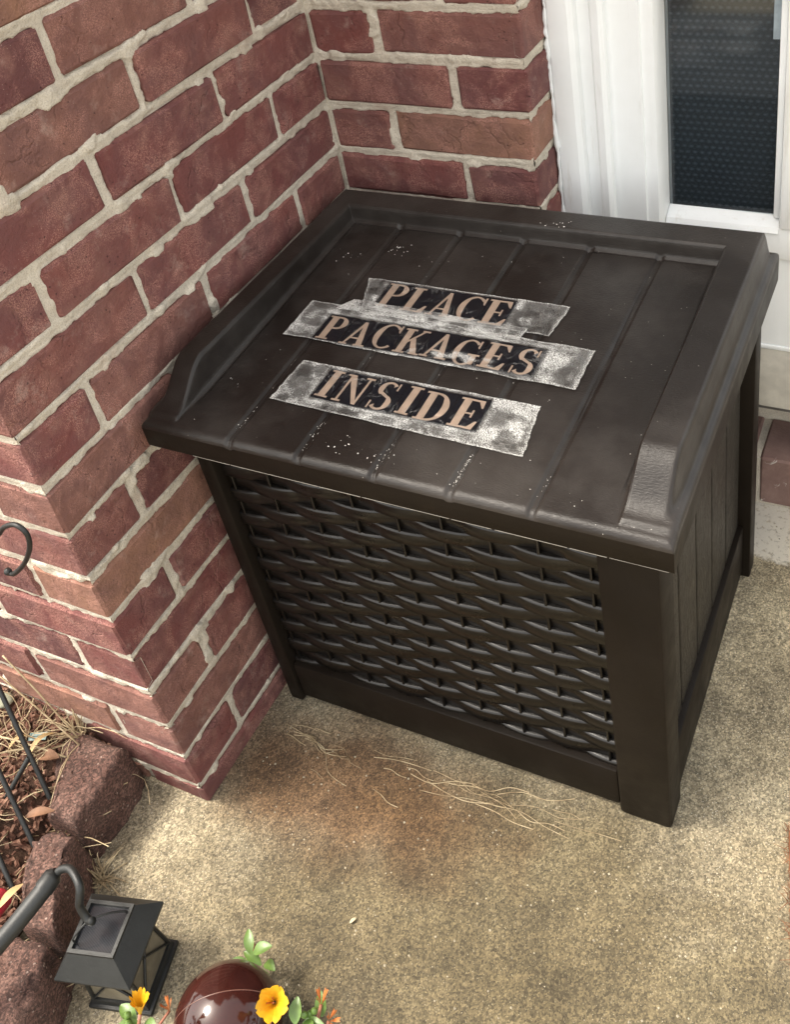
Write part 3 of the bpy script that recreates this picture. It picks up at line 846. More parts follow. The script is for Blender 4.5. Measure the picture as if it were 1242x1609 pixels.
def sticker(ch, cx_, cy_, w, h, rz, label):
    z = seat_z(cy_)+0.0006
    o = thing('letter_sticker', label, 'letter sticker', (cx_, cy_, z), 'letter stickers on the box lid')
    o.rotation_euler = (TILT, 0, rz)
    mb = MB(); mb.box(-w/2+0.0003, w/2-0.0003, -h/2, h/2, 0, 0.0004)
    mb.build('backing', M_LBACK, o)
    l_ = link('letter', letter_mesh(ch, w, h), parent=o, loc=(0, 0, 0.00045))
def word(txt, p0, p1, h, labels):
    wts = [0.62 if c == 'I' else 1.0 for c in txt]; tot = sum(wts)
    dx, dy = p1[0]-p0[0], p1[1]-p0[1]; L = math.hypot(dx, dy); rz = math.atan2(dy, dx); acc = 0
    for c, w_, lb in zip(txt, wts, labels):
        f = (acc+w_/2)/tot; acc += w_
        jx = random.gauss(0, 0.0004)
        sticker(c, p0[0]+dx*f, p0[1]+dy*f+random.gauss(0, 0.0007), L*w_/tot-0.0002, h, rz+random.gauss(0, 0.012), lb)
word('PLACE', (0.1775, -0.2225), (0.3455, -0.2240), 0.050, [f'copper letter {c} on black square, {w} of the back row reading PLACE' for c, w in zip('PLACE', ('first', 'second', 'middle', 'fourth', 'last'))])
word('PACKAGES', (0.1345, -0.2920), (0.4085, -0.2965), 0.047, [f'copper letter {c} on black square, {w} of the middle row reading PACKAGES' for c, w in zip('PACKAGES', ('first', 'second', 'third', 'fourth', 'fifth', 'sixth', 'seventh', 'last'))])
word('INSIDE', (0.1850, -0.3800), (0.3820, -0.3840), 0.048, [f'copper letter {c} on black square, {w} of the front row reading INSIDE' for c, w in zip('INSIDE', ('first', 'second', 'third', 'fourth', 'fifth', 'last'))])

# ------------------------------------------------------------------ clear tape
def mat_tape():
    t = NT('clear_tape')
    t.n.remove(t.b)
    out = t.n['Material Output']
    tr = t.n.new('ShaderNodeBsdfTransparent'); df = t.n.new('ShaderNodeBsdfDiffuse'); df.inputs[0].default_value = (0.90, 0.89, 0.84, 1)
    gl = t.n.new('ShaderNodeBsdfGlossy'); gl.inputs['Roughness'].default_value = 0.12
    at = t.n.new('ShaderNodeAttribute'); at.attribute_name = 'frost_glare'
    fr = at.outputs['Fac']
    grain = t.ramp(t.noise(900, 2, 0.8, co=t.co), [(0.40, 0.05), (0.62, 0.95)])
    a = t.math('MULTIPLY', fr, grain, True)
    wr = t.ramp(t.noise(26, 4, 0.6, dist=2.0), [(0.485, 0.0), (0.5, 1.0), (0.515, 0.0)])
    a = t.math('MAXIMUM', a, t.math('MULTIPLY', wr, t.math('MULTIPLY', t.ramp(t.noise(12, 2), [(0.45, 0.0), (0.6, 0.75)]), 0.35)))
    m1 = t.n.new('ShaderNodeMixShader'); t.l.new(a, m1.inputs[0]); t.l.new(tr.outputs[0], m1.inputs[1]); t.l.new(df.outputs[0], m1.inputs[2])
    fz = t.n.new('ShaderNodeFresnel'); fz.inputs['IOR'].default_value = 1.45
    b = t.n.new('ShaderNodeBump'); t.l.new(t.noise(60, 4, 0.6, dist=1.0), b.inputs['Height']); b.inputs['Strength'].default_value = 0.8; b.inputs['Distance'].default_value = 0.0012
    t.l.new(b.outputs[0], gl.inputs['Normal']); t.l.new(b.outputs[0], fz.inputs['Normal'])
    m2 = t.n.new('ShaderNodeMixShader'); t.l.new(t.math('MULTIPLY', fz.outputs[0], 0.9), m2.inputs[0]); t.l.new(m1.outputs[0], m2.inputs[1]); t.l.new(gl.outputs[0], m2.inputs[2])
    t.l.new(m2.outputs[0], out.inputs['Surface'])
    return t.m
M_TAPE = mat_tape()
def tape(corners, label, seed, letters=None, lift=0.0016, glare=0.0):
    """corners: back-left, back-right, front-right, front-left in lid plan. letters: y-span where it lies over stickers"""
    nu, nv = 110, 26
    a, b, c, d = [np.array(p, float) for p in corners]
    u, v_ = np.meshgrid(np.linspace(0, 1, nu+1), np.linspace(0, 1, nv+1))
    P = (a[None, None]*(1-u)[..., None]+b[None, None]*u[..., None])*(1-v_)[..., None]+(d[None, None]*(1-u)[..., None]+c[None, None]*u[..., None])*v_[..., None]
    X_, Y_ = P[..., 0].copy(), P[..., 1].copy()
    # ragged cut ends
    rag = (fbm(v_*26, v_*0+seed, 2, seed)-0.5)*0.0028
    X_ += rag*(sstep(0.06, 0.0, u)+sstep(0.94, 1.0, u))
    Y_ += (fbm(u*12, u*0+seed, 2, seed+1)-0.5)*0.0030*(sstep(0.15, 0, v_)+sstep(0.85, 1, v_))
    Z_ = seat_z(Y_)+lift+(fbm(X_*120, Y_*120, 3, seed+2)-0.4)*0.0011
    fr = np.full_like(X_, 0.26)+0.85*sstep(0.35, 0.75, fbm(X_*45, Y_*45, 3, seed+3))
    if letters:
        (x0, x1, y0, y1) = letters
        ins = sstep(x0-0.003, x0+0.001, X_)*sstep(x1+0.003, x1-0.001, X_)*sstep(y0-0.002, y0+0.002, Y_)*sstep(y1+0.002, y1-0.002, Y_)
        near = sstep(x0-0.010, x0-0.002, X_)*sstep(x1+0.012, x1+0.002, X_)*sstep(y0-0.006, y0-0.001, Y_)*sstep(y1+0.006, y1+0.001, Y_)
        fr = fr*(1-ins)+0.35*(near-ins).clip(0, 1)
        fr += ins*(0.0 + 0.85*sstep(0.60, 0.68, fbm(X_*30+Y_*22, Y_*46, 3, seed+17))*glare)  # glare over the letters painted as white patches
        hol = sstep(0.52, 0.62, fbm(X_*55, Y_*80, 3, seed+7))*(1-ins)
        fr = fr*(1-0.6*hol)
    fr += 0.6*(sstep(0.03, 0.0, v_)+sstep(0.97, 1.0, v_)+sstep(0.015, 0, u)+sstep(0.985, 1, u)).clip(0, 1)
    V = np.stack([X_.ravel(), Y_.ravel(), Z_.ravel()], 1)
    i = np.arange(nu*nv); r_ = i//nu; c_ = i % nu; q = r_*(nu+1)+c_
    F = np.stack([q, q+nu+1, q+nu+2, q+1], 1)
    cx_, cy_ = V[:, 0].mean(), V[:, 1].mean(); cz_ = V[:, 2].mean()
    V = V-np.array([cx_, cy_, cz_])
    me = npmesh('tape_strip', V, F)
    at = me.attributes.new('frost_glare', 'FLOAT', 'POINT'); at.data.foreach_set('value', fr.ravel().astype(np.float32).clip(0, 1))
    o = link('tape_strip', me, M_TAPE, loc=(cx_, cy_, cz_))
    tag(o, label, 'tape', 'clear tape strips over the letters')
tape([(0.146, -0.197), (0.408, -0.1965), (0.402, -0.2495), (0.166, -0.254)], 'cloudy clear tape over the word PLACE, wrinkled at both ends', 21, (0.1775, 0.3455, -0.2465, -0.1985))
tape([(0.098, -0.2535), (0.4585, -0.2620), (0.4580, -0.3240), (0.096, -0.3180)], 'longest clear tape strip with white wrinkles and painted glare, over the word PACKAGES', 22, (0.1345, 0.4085, -0.3180, -0.2700), 0.0019, 1.0)
tape([(0.146, -0.3520), (0.432, -0.3555), (0.440, -0.4250), (0.142, -0.4170)], 'wide clear tape with a frosty front edge, over the word INSIDE', 23, (0.185, 0.382, -0.4060, -0.3570))
tape([(0.150, -0.2395), (0.375, -0.2440), (0.372, -0.2640), (0.135, -0.2600)], 'thin dusty tape strip between the words PLACE and PACKAGES', 24, None, 0.0023)

# ------------------------------------------------------------------ black lantern on its hook
M_BLACK = mat_simple('black_powder_coat', (0.014, 0.015, 0.0145), 0.48, 0.1, 50, 0.25, 0.35, 0.0006, 300)
lan = thing('solar_lantern', 'small square black solar lantern with crossed bars hanging on the hook at lower left', 'lantern', (0.044, -0.812, 0.0), None, R(15))
def sq(s0, z0, s1, z1, mb, cap0=True, cap1=True):
    vs = [(-s0, -s0, z0), (s0, -s0, z0), (s0, s0, z0), (-s0, s0, z0), (-s1, -s1, z1), (s1, -s1, z1), (s1, s1, z1), (-s1, s1, z1)]
    fs = [(0, 1, 5, 4), (1, 2, 6, 5), (2, 3, 7, 6), (3, 0, 4, 7)]
    if cap0: fs.append((3, 2, 1, 0))
    if cap1: fs.append((4, 5, 6, 7))
    return mb.add(vs, fs)
mb = MB(); mb.box(-0.039, 0.039, -0.039, 0.039, 0.0005, 0.006, 0.001); sq(0.0355, 0.006, 0.034, 0.013, mb); mb.build('base_plate', M_BLACK, lan, auto=30)
mb = MB(); sq(0.045, 0.0855, 0.045, 0.0885, mb, True, False); sq(0.045, 0.0885, 0.0275, 0.114, mb, False, False)
sq(0.0275, 0.114, 0.0275, 0.1175, mb, False, False); 
mb.add([(-.0275, -.0275, .1175), (.0275, -.0275, .1175), (.0275, .0275, .1175), (-.0275, .0275, .1175), (-.0235, -.0235, .1175), (.0235, -.0235, .1175), (.0235, .0235, .1175), (-.0235, .0235, .1175), (-.0235, -.0235, .1135), (.0235, -.0235, .1135), (.0235, .0235, .1135), (-.0235, .0235, .1135)],
       [(0, 1, 5, 4), (1, 2, 6, 5), (2, 3, 7, 6), (3, 0, 4, 7), (4, 5, 9, 8), (5, 6, 10, 9), (6, 7, 11, 10), (7, 4, 8, 11)])
mb.build('roof', M_BLACK, lan)
t = NT('solar_cell'); t.set(Base_Color=t.ramp(t.wave(180, 0, 0, 1), [(0.45, (0.012, 0.014, 0.018)), (0.5, (0.03, 0.03, 0.033))]), Roughness=0.15)
MB().box(-0.0234, 0.0234, -0.0234, 0.0234, 0.1115, 0.1136).build('solar_panel', t.m, lan)
for sx, sy_ in ((1, 1), (1, -1), (-1, 1), (-1, -1)):
    MB().tube([(sx*0.0325, sy_*0.0325, 0.012), (sx*0.0275, sy_*0.0275, 0.087)], 0.0022, 6).build('corner_bar', M_BLACK, lan)
for ax_ in range(4):
    a = math.pi/2*ax_; rm = Matrix.Rotation(a, 3, 'Z')
    for s in (1, -1):
        p = [rm @ Vector((s*0.0315, -0.0325, 0.014)), rm @ Vector((-s*0.0270, -0.0278, 0.086))]
        MB().tube(p, 0.0016, 6).build('cross_bar', M_BLACK, lan)
    vs = [rm @ Vector(q) for q in [(-0.031, -0.0310, 0.013), (0.031, -0.0310, 0.013), (0.0262, -0.0262, 0.0865), (-0.0262, -0.0262, 0.0865)]]
    MB().add(vs, [(0, 1, 2, 3)]).build('glass_panel', mat_simple('smoky_glass', (0.16, 0.14, 0.10), 0.2) if ax_ == 0 else bpy.data.materials['smoky_glass'], lan)
pts = catmull([(-0.0225, -0.017, 0.117), (-0.020, -0.017, 0.128), (-0.006, -0.004, 0.1385), (0.010, 0.008, 0.134), (0.0215, 0.017, 0.122), (0.0225, 0.018, 0.117)], 8)
MB().tube(pts, 0.0012, 8).build('handle', M_BLACK, lan, smooth=True)

hook = thing('hanging_hook', 'thick black plant hook pole leaning in from the left with the lantern on its crook', 'garden hook', (-0.20, -1.24, 0.0))
def rel(pts, o): return [Vector(p)-o.location for p in pts]
pole = catmull([(-0.42, -1.72, -0.05), (-0.20, -1.25, 0.065), (-0.0773, -0.9853, 0.118), (-0.0307, -0.8705, 0.150), (-0.0115, -0.8080, 0.168)], 5)
MB().tube(rel(pole, hook), 0.0098, 14).build('pole', M_BLACK, hook, smooth=False, auto=50)
MB().tube(rel([(-0.0135, -0.8150, 0.1665), (-0.0105, -0.8010, 0.1705), (-0.0080, -0.7970, 0.1720)], hook), [0.0108, 0.0104, 0.0062], 14).build('collar', M_BLACK, hook, auto=40)
crook = catmull([(-0.0096, -0.8000, 0.170), (-0.0030, -0.7930, 0.175), (0.0085, -0.7905, 0.179), (0.0215, -0.7948, 0.180), (0.0310, -0.8010, 0.176), (0.0318, -0.8070, 0.166), (0.0300, -0.8110, 0.155), (0.0345, -0.8140, 0.143), (0.0400, -0.8155, 0.138), (0.0455, -0.8150, 0.1405)], 8)
MB().tube(rel(crook, hook), 0.0045, 12).build('crook', M_BLACK, hook, smooth=True)

lh = thing('shepherd_hook', 'thin black curled plant hook in front of the bricks at the left edge', 'garden hook', (-0.30, -0.662, 0.08))
c2 = catmull([(-0.300, -0.662, 0.02), (-0.262, -0.661, 0.20), (-0.190, -0.660, 0.36), (-0.100, -0.660, 0.490), (-0.045, -0.660, 0.542), (-0.0204, -0.660, 0.562), (-0.0037, -0.660, 0.578), (0.0163, -0.660, 0.5876), (0.0262, -0.660, 0.5789), (0.0186, -0.660, 0.5567), (-0.0047, -0.660, 0.5258), (-0.0330, -0.660, 0.5000), (-0.0410, -0.660, 0.5000)], 7)
MB().tube(rel(c2, lh), 0.0026, 10).build('stake', M_BLACK, lh, smooth=True)
bmb = MB(); bmb.lathe([(0.0001, -0.004), (0.003, -0.003), (0.0042, 0), (0.003, 0.003), (0.0001, 0.004)], 12, loc=tuple(Vector((-0.0415, -0.660, 0.5000))-lh.location)); bmb.build('tip_ball', M_BLACK, lh, smooth=True)

# border fence of crossing black wires
fn = thing('border_fence', 'low black wire border fence with diamond pattern standing in the mulch', 'garden fence', (-0.17, -0.72, 0.085))
def wire(p, q, r_=0.0032): MB().tube(rel([p, q], fn), r_, 8).build('wire', M_BLACK, fn, auto=60)
wire((-0.2650, -0.6270, 0.268), (-0.1491, -0.7071, 0.083))
wire((-0.1791, -0.6887, 0.130), (-0.2150, -0.7640, 0.060))
wire((-0.2070, -0.7100, 0.172), (-0.1272, -0.7599, 0.078))
wire((-0.1640, -0.7770, 0.128), (-0.1070, -0.8116, 0.080))
wire((-0.2250, -0.6540, 0.204), (-0.2650, -0.7400, 0.120))
wire((-0.2650, -0.7400, 0.120), (-0.1640, -0.7770, 0.128), 0.0026)

# ------------------------------------------------------------------ edging stones
def mat_stone():
    t = NT('red_edging_stone').rand_co()
    n = t.noise(18, 6, 0.65)
    col = t.ramp(n, [(0.3, (0.070, 0.034, 0.026)), (0.55, (0.115, 0.062, 0.048)), (0.75, (0.18, 0.108, 0.085))])
    v = t.n.new('ShaderNodeTexVoronoi'); t.l.new(t.co, v.inputs['Vector']); v.inputs['Scale'].default_value = 420
    col = t.mix(0.85, col, t.ramp(v.outputs['Color'], [(0.15, 0.45), (0.5, 1.0), (0.85, 2.1)]), 'MULTIPLY')
    peb = t.ramp(t.voro(105), [(0.14, 1.0), (0.19, 0.0)])
    gate = t.ramp(t.noise(45, 3), [(0.48, 0.0), (0.54, 1.0)])
    pb = t.math('MULTIPLY', peb, gate)
    col = t.mix(t.math('MULTIPLY', pb, 0.85), col, (0.46, 0.34, 0.28))
    t.set(Base_Color=col, Roughness=0.92)
    t.bump(t.math('ADD', t.noise(330, 4, 0.8), t.math('MULTIPLY', pb, 0.8)), 1.0, 0.0035)
    return t.m
M_STONE = mat_stone()
def stone(poly, z0, z1, label, seed):
    r = random.Random(seed)
    n0 = len(poly); pts = []
    for i in range(n0):
        a = Vector((*poly[i], 0)); b = Vector((*poly[(i+1) % n0], 0))
        for k in range(5):
            p = a.lerp(b, k/5); nrm = Vector((b.y-a.y, a.x-b.x, 0)).normalized()
            pts.append(p + nrm*r.gauss(0, 0.0014))
    c = sum(pts, Vector())/len(pts); n = len(pts)
    rings = []
    for (ins, z) in ((0.0, z0), (-0.001, z0+0.3*(z1-z0)), (0.001, z1-0.010), (0.004, z1-0.003), (0.010, z1)):
        rings.append([Vector((p.x+(c.x-p.x)/max((c-p).length, 1e-4)*ins+r.gauss(0, .0007), p.y+(c.y-p.y)/max((c-p).length, 1e-4)*ins+r.gauss(0, .0007), z+r.gauss(0, .0008))) for p in pts])
    # top: shrinking rings
    for f in (0.75, 0.5, 0.25):
        rings.append([Vector((c.x+(p.x-c.x)*f, c.y+(p.y-c.y)*f, z1+0.0015*(1-f)+r.gauss(0, .0012))) for p in pts])
    vs = [tuple(v-Vector((c.x, c.y, z0))) for rg in rings for v in rg]; fs = []
    for q in range(len(rings)-1):
        for k in range(n): k2 = (k+1) % n; fs.append((q*n+k, q*n+k2, (q+1)*n+k2, (q+1)*n+k))
    fs.append(tuple((len(rings)-1)*n+k for k in range(n)))
    o = link('edging_stone', pydata('edging_stone', vs, fs, True), M_STONE, loc=(c.x, c.y, z0))
    tag(o, label, 'edging stone', 'red edging stones along the porch')
stone([(-0.098, -0.6185), (-0.1880, -0.6200), (-0.1760, -0.6685), (-0.1340, -0.7250), (-0.0930, -0.7230), (-0.0890, -0.6700)], 0.0, 0.092, 'large reddish edging stone touching the brick corner', 31)
stone([(-0.0830, -0.7330), (-0.1120, -0.7370), (-0.1290, -0.7560), (-0.1130, -0.7930), (-0.0700, -0.8380), (-0.0250, -0.8290), (-0.0560, -0.7870), (-0.0680, -0.7600)], 0.0, 0.090, 'pebbly red edging stone under the thick hook pole', 32)
stone([(-0.0220, -0.8380), (-0.0680, -0.8450), (-0.0900, -0.8800), (-0.0750, -0.9450), (-0.0200, -0.9600), (0.0060, -0.9150), (-0.0050, -0.8750)], 0.0, 0.088, 'red edging stone in the bottom left corner by the grass tuft', 33)

# ------------------------------------------------------------------ mulch, straw, leaves
def chips(name, n, region, zfun, size, mats, seed, flat=0.25, long=1.0):
    r = np.random.default_rng(seed); mb = MB()
    for _ in range(n):
        x = r.uniform(region[0], region[1]); y = r.uniform(region[2], region[3])
        z = float(zfun(np.array([x]), np.array([y]))[0])+r.uniform(0, 0.008)
        s = r.uniform(*size); L = s*r.uniform(1.2, 2.6)*long
        rm = Matrix.Rotation(r.uniform(0, 6.28), 3, 'Z') @ Matrix.Rotation(r.normal(0, 0.35), 3, 'Y') @ Matrix.Rotation(r.normal(0, 0.3), 3, 'X')
        h = s*flat
        pr = [(-L/2, -s*.3, -h), (L/2, -s*.4, -h), (L/2*.8, s*.4, -h), (-L/2*.9, s*.35, -h), (-L/2*.8, -s*.25, h), (L/2*.9, -s*.2, h), (L/2*.6, s*.3, h), (-L/2*.7, s*.25, h)]
        mb.add([rm @ Vector(p)+Vector((x, y, z)) for p in pr], [(3, 2, 1, 0), (4, 5, 6, 7), (0, 1, 5, 4), (1, 2, 6, 5), (2, 3, 7, 6), (3, 0, 4, 7)])
    o = mb.build(name, mats); o['kind'] = 'stuff'; return o
M_CHIP = None
t = NT('mulch_chip'); c_ = t.ramp(t.noise(120, 3, 0.6), [(0.3, (0.06, 0.025, 0.015)), (0.5, (0.15, 0.070, 0.045)), (0.7, (0.27, 0.16, 0.11))]); t.set(Base_Color=c_, Roughness=0.95); t.bump(t.noise(400, 3), .5, .001)
o = chips('mulch', 6500, (-0.56, -0.10, -1.20, -0.612), soil_z, (0.003, 0.009), t.m, 3)
t = NT('dry_straw'); c_ = t.ramp(t.noise(60, 3, 0.6), [(0.3, (0.20, 0.14, 0.075)), (0.5, (0.38, 0.29, 0.17)), (0.75, (0.55, 0.46, 0.30))]); t.set(Base_Color=c_, Roughness=0.8); M_STRAW = t.m
def straws(name, n, sampler, seed, rad=(0.0004, 0.0011), ln=(0.02, 0.07), flat=0.25):
    r = np.random.default_rng(seed); mb = MB()
    for _ in range(n):
        p = Vector(sampler(r)); a = r.uniform(0, 6.28); L = r.uniform(*ln)
        d = Vector((math.cos(a), math.sin(a), r.normal(0, flat))).normalized()
        side = Vector((-d.y, d.x, 0))*r.normal(0, 0.18)*L
        mid = p+d*L*0.5+side+Vector((0, 0, r.uniform(0, 0.15)*L)); mb.tube([p, p.lerp(mid, .55)+side*.2, mid, mid.lerp(p+d*L, .5)+side*.15, p+d*L], r.uniform(*rad), 3, False)
    return mb
def smp(r):
    x = r.uniform(-0.42, -0.10); y = r.uniform(-1.0, -0.63); return (x, y, float(soil_z(np.array([x]), np.array([y]))[0])+r.uniform(0.003, 0.014))
straws('straw', 620, smp, 5).build('dry_grass_litter', M_STRAW, smooth=True)['kind'] = 'stuff'
def tuft(x, y, z, n, ln, spread, label, seed, mat=None, name='grass_tuft', lean=(0, 0)):
    r = random.Random(seed); mb = MB()
    for _ in range(n):
        a = r.uniform(0, 6.28); L = r.uniform(*ln); el = r.uniform(0.2, 1.35)
        d = Vector((math.cos(a)*math.cos(el)*spread+lean[0], math.sin(a)*math.cos(el)*spread+lean[1], math.sin(el))).normalized()
        p = Vector((r.gauss(0, .004), r.gauss(0, .004), 0)); droop = Vector((0, 0, -L*r.uniform(0.1, 0.55)))
        mb.tube([p, p+d*L*.4, p+d*L*.75+droop*.35, p+d*L+droop], [0.0009, 0.0008, 0.0006, 0.0002], 4, False)
    o = mb.build(name, mat or M_STRAW, smooth=True, loc=(x, y, z)); tag(o, label, 'grass'); return o
tuft(-0.047, -0.872, 0.0, 46, (0.03, 0.085), 1.2, 'dried grass tuft at the foot of the lowest red edging stone', 1)
tuft(-0.070, -0.7440, 0.0, 40, (0.02, 0.060), 1.2, 'dried weeds growing from the gap between two edging stones', 2)
tuft(-0.0560, -0.800, 0.0, 30, (0.02, 0.055), 1.2, 'pale dried weeds beside the thick hook pole', 4, lean=(.4, 0))
tuft(-0.1720, -0.6260, 0.085, 34, (0.03, 0.10), 1.3, 'straw-coloured dead weed against the brick wall above the mulch', 3, lean=(-.3, -.1))
# long bent stalks against the wall
st = MB(); r = random.Random(4)
for (p, q) in [((-0.155, -0.640, 0.095), (-0.330, -0.628, 0.235)), ((-0.165, -0.632, 0.095), (-0.250, -0.619, 0.215)), ((-0.160, -0.660, 0.096), (-0.300, -0.690, 0.125)), ((-0.19, -0.66, 0.10), (-0.255, -0.720, 0.118))]:
    p, q = Vector(p), Vector(q); m = p.lerp(q, .5)+Vector((0, 0, .012)); org = Vector((-0.165, -0.635, 0.09))
    st.tube([v_-org for v_ in catmull([p, m, q], 5)], 0.0012, 6)
tag(st.build('dead_stalk', M_STRAW, smooth=True, loc=(-0.165, -0.635, 0.09)), 'long pale dead stalks leaning up the garden side of the wall', 'dead plant')
# leaves, shard, pebble, red ball
def leaf_pts(L, W, curl=0.2, n=7):
    vs = []; fs = []
    for i in range(n+1):
        t_ = i/n; w_ = W*math.sin(math.pi*min(1, t_*0.94+0.03))**0.8; z = curl*L*math.sin(math.pi*t_)
        vs += [(t_*L, -w_/2, z+w_*.22), (t_*L, 0, z), (t_*L, w_/2, z+w_*.22)]
    for i in range(n):
        for j in range(2): a = i*3+j; fs.append((a, a+3, a+4, a+1))
    return vs, fs
def leaf(name, label, cat, loc, rz, L, W, mat, curl=0.15, tilt=0.0, group=None):
    vs, fs = leaf_pts(L, W, curl); me = pydata(name, vs, fs, True); o = link(name, me, mat, loc=loc); o.rotation_euler = (tilt, -0.05, rz)
    return tag(o, label, cat, group)
M_DLEAF = mat_simple('dead_leaf', (0.17, 0.085, 0.045), 0.7, nscale=80)
M_TLEAF = mat_simple('tan_leaf', (0.38, 0.26, 0.12), 0.7, nscale=80)
leaf('curled_leaf', 'curled tan leaf on the mulch beside the green shard', 'leaf', (-0.190, -0.640, 0.105), R(-100), 0.045, 0.008, M_TLEAF, 0.3)
leaf('curled_leaf', 'slim tan leaf left of the green shard', 'leaf', (-0.228, -0.655, 0.102), R(-110), 0.028, 0.006, M_TLEAF, 0.25)
leaf('brown_leaf', 'reddish brown bark sliver by the wire fence end', 'leaf', (-0.120, -0.722, 0.098), R(215), 0.036, 0.012, M_DLEAF, 0.1)
leaf('brown_leaf', 'broad brown leaf near the wire fence crossing', 'leaf', (-0.165, -0.665, 0.100), R(200), 0.030, 0.016, M_DLEAF, 0.1)
leaf('tan_leaf', 'yellow-tan leaf hanging over the red ball at the left edge', 'leaf', (-0.0840, -0.8060, 0.108), R(-100), 0.034, 0.010, M_TLEAF, 0.1)
sh = MB().box(-0.013, 0.013, -0.005, 0.005, 0, 0.0015).build('plastic_shard', mat_simple('teal_plastic', (0.05, 0.11, 0.10), 0.4), loc=(-0.2110, -0.6530, 0.104)); sh.rotation_euler = (0.2, -0.1, R(20)); tag(sh, 'flat teal green plastic shard lying on the mulch', 'shard')
def rock(label, loc, r_, mat, seed, name='pebble', cat='pebble', sq_=(1, 1, .7)):
    rr = np.random.default_rng(seed); bm = bmesh.new(); bmesh.ops.create_icosphere(bm, subdivisions=3, radius=1)
    for v in bm.verts:
        k = 1+0.10*math.sin(v.co.x*3+seed)+0.08*math.sin(v.co.y*4+v.co.z*3)+rr.normal(0, .006); v.co = Vector((v.co.x*sq_[0], v.co.y*sq_[1], v.co.z*sq_[2]))*r_*k
    me = bpy.data.meshes.new(name); bm.to_mesh(me); bm.free(); me.polygons.foreach_set('use_smooth', [True]*len(me.polygons))
    return tag(link(name, me, mat, loc=loc), label, cat)
rock('grey-green pebble at the foot of the wall near the left edge', (-0.2900, -0.6290, 0.112), 0.011, mat_simple('green_grey_stone', (0.25, 0.25, 0.18), 0.8, nscale=150), 3)
rock('glossy dark red ornament half hidden at the left edge', (-0.112, -0.8350, 0.098), 0.020, mat_simple('red_glaze', (0.28, 0.02, 0.03), 0.12, nscale=60, var=.5), 6, 'red_ornament', 'ornament', (1, 1, .8))
# dry strands blown against the foot of the box and the wall
sw = MB(); r = np.random.default_rng(12)
for q_ in range(34):
    tt = r.uniform(0, 1); x = 0.04+0.40*tt**1.2; y = -0.452-abs(r.normal(0, 0.035))*(1-0.55*tt)-0.012
    an = r.normal(-0.04, 0.16); L = r.uniform(0.02, 0.10)
    p = Vector((x, y, 0.0012)); d = Vector((math.cos(an), math.sin(an), 0)); nr = Vector((-d.y, d.x, 0))
    c1, c2_ = r.normal(0, 0.05)*L, r.normal(0, 0.05)*L
    sw.tube(catmull([p, p+d*L*.33+nr*c1+Vector((0, 0, r.uniform(0, .002))), p+d*L*.66+nr*c2_, p+d*L], 4), r.uniform(0.0003, 0.0007), 4, False)
sw.build('dry_strands', M_STRAW, smooth=True)['kind'] = 'stuff'
# crumbs on the concrete
M_CR = mat_simple('pale_crumb', (0.50, 0.42, 0.26), 0.8)
leaf('leaf_scrap', 'tiny pale leaf scrap alone on the middle of the concrete', 'leaf', (0.2549, -0.6735, 0.002), R(60), 0.009, 0.004, M_CR, .1)
for i, (x, y) in enumerate([(0.60, -0.30), (0.70, -0.42), (0.05, -0.70), (0.41, -0.66)]): pass
g_ = MB(); r = np.random.default_rng(9)
for _ in range(1500):
    x = r.uniform(-0.10, 1.0); y = r.uniform(-1.0, 0.1); s = r.uniform(0.0006, 0.0019)
    if 0.035 < x < 0.585 and -0.445 < y: continue
    an = r.uniform(0, 6.28); ca, sa = math.cos(an)*s, math.sin(an)*s
    g_.add([(x+ca, y+sa, 0), (x-sa, y+ca, 0), (x-ca, y-sa*.8, 0), (x+sa, y-ca, 0), (x, y, s*1.1)], [(0, 1, 4), (1, 2, 4), (2, 3, 4), (3, 0, 4)])
g_.build('porch_grit', mat_simple('porch_grit', (0.36, 0.31, 0.22), 0.85, nscale=30, var=.6))['kind'] = 'stuff'

# ------------------------------------------------------------------ glossy ball, flowers, mat
t = NT('maroon_glaze'); t.set(Base_Color=t.ramp(t.noise(20, 3), [(0.3, (0.022, 0.006, 0.005)), (0.7, (0.040, 0.011, 0.008))]), Roughness=0.10); M_MAR = t.m
ball = thing('glazed_globe', 'glossy dark maroon glazed garden globe at the bottom edge', 'garden globe', (0.2045, -0.8225, 0.0))
prof_ = []
for k in range(33):
    a = -math.pi/2+math.pi*k/32; prof_.append((max(0.0565*math.cos(a), 0.0002), 0.0570+0.0565*math.sin(a)))
MB().lathe(prof_, 48).build('shell', M_MAR, ball, smooth=True)
vd = (Vector((0.2045, -0.8225, 0.0570))-Vector(CAM_LOC)).normalized(); rx_ = Vector(r2).normalized()
nn_ = Matrix.Rotation(R(63), 3, rx_) @ vd
o = MB().lathe([(0.0566, -0.0005), (0.05695, 0.0), (0.0566, 0.0005)], 64).build('seam_ring', mat_simple('seam', (0.11, 0.05, 0.035), 0.35), ball, smooth=True)
o.location = (0, 0, 0.0570); o.rotation_euler = nn_.to_track_quat('Z', 'Y').to_euler()

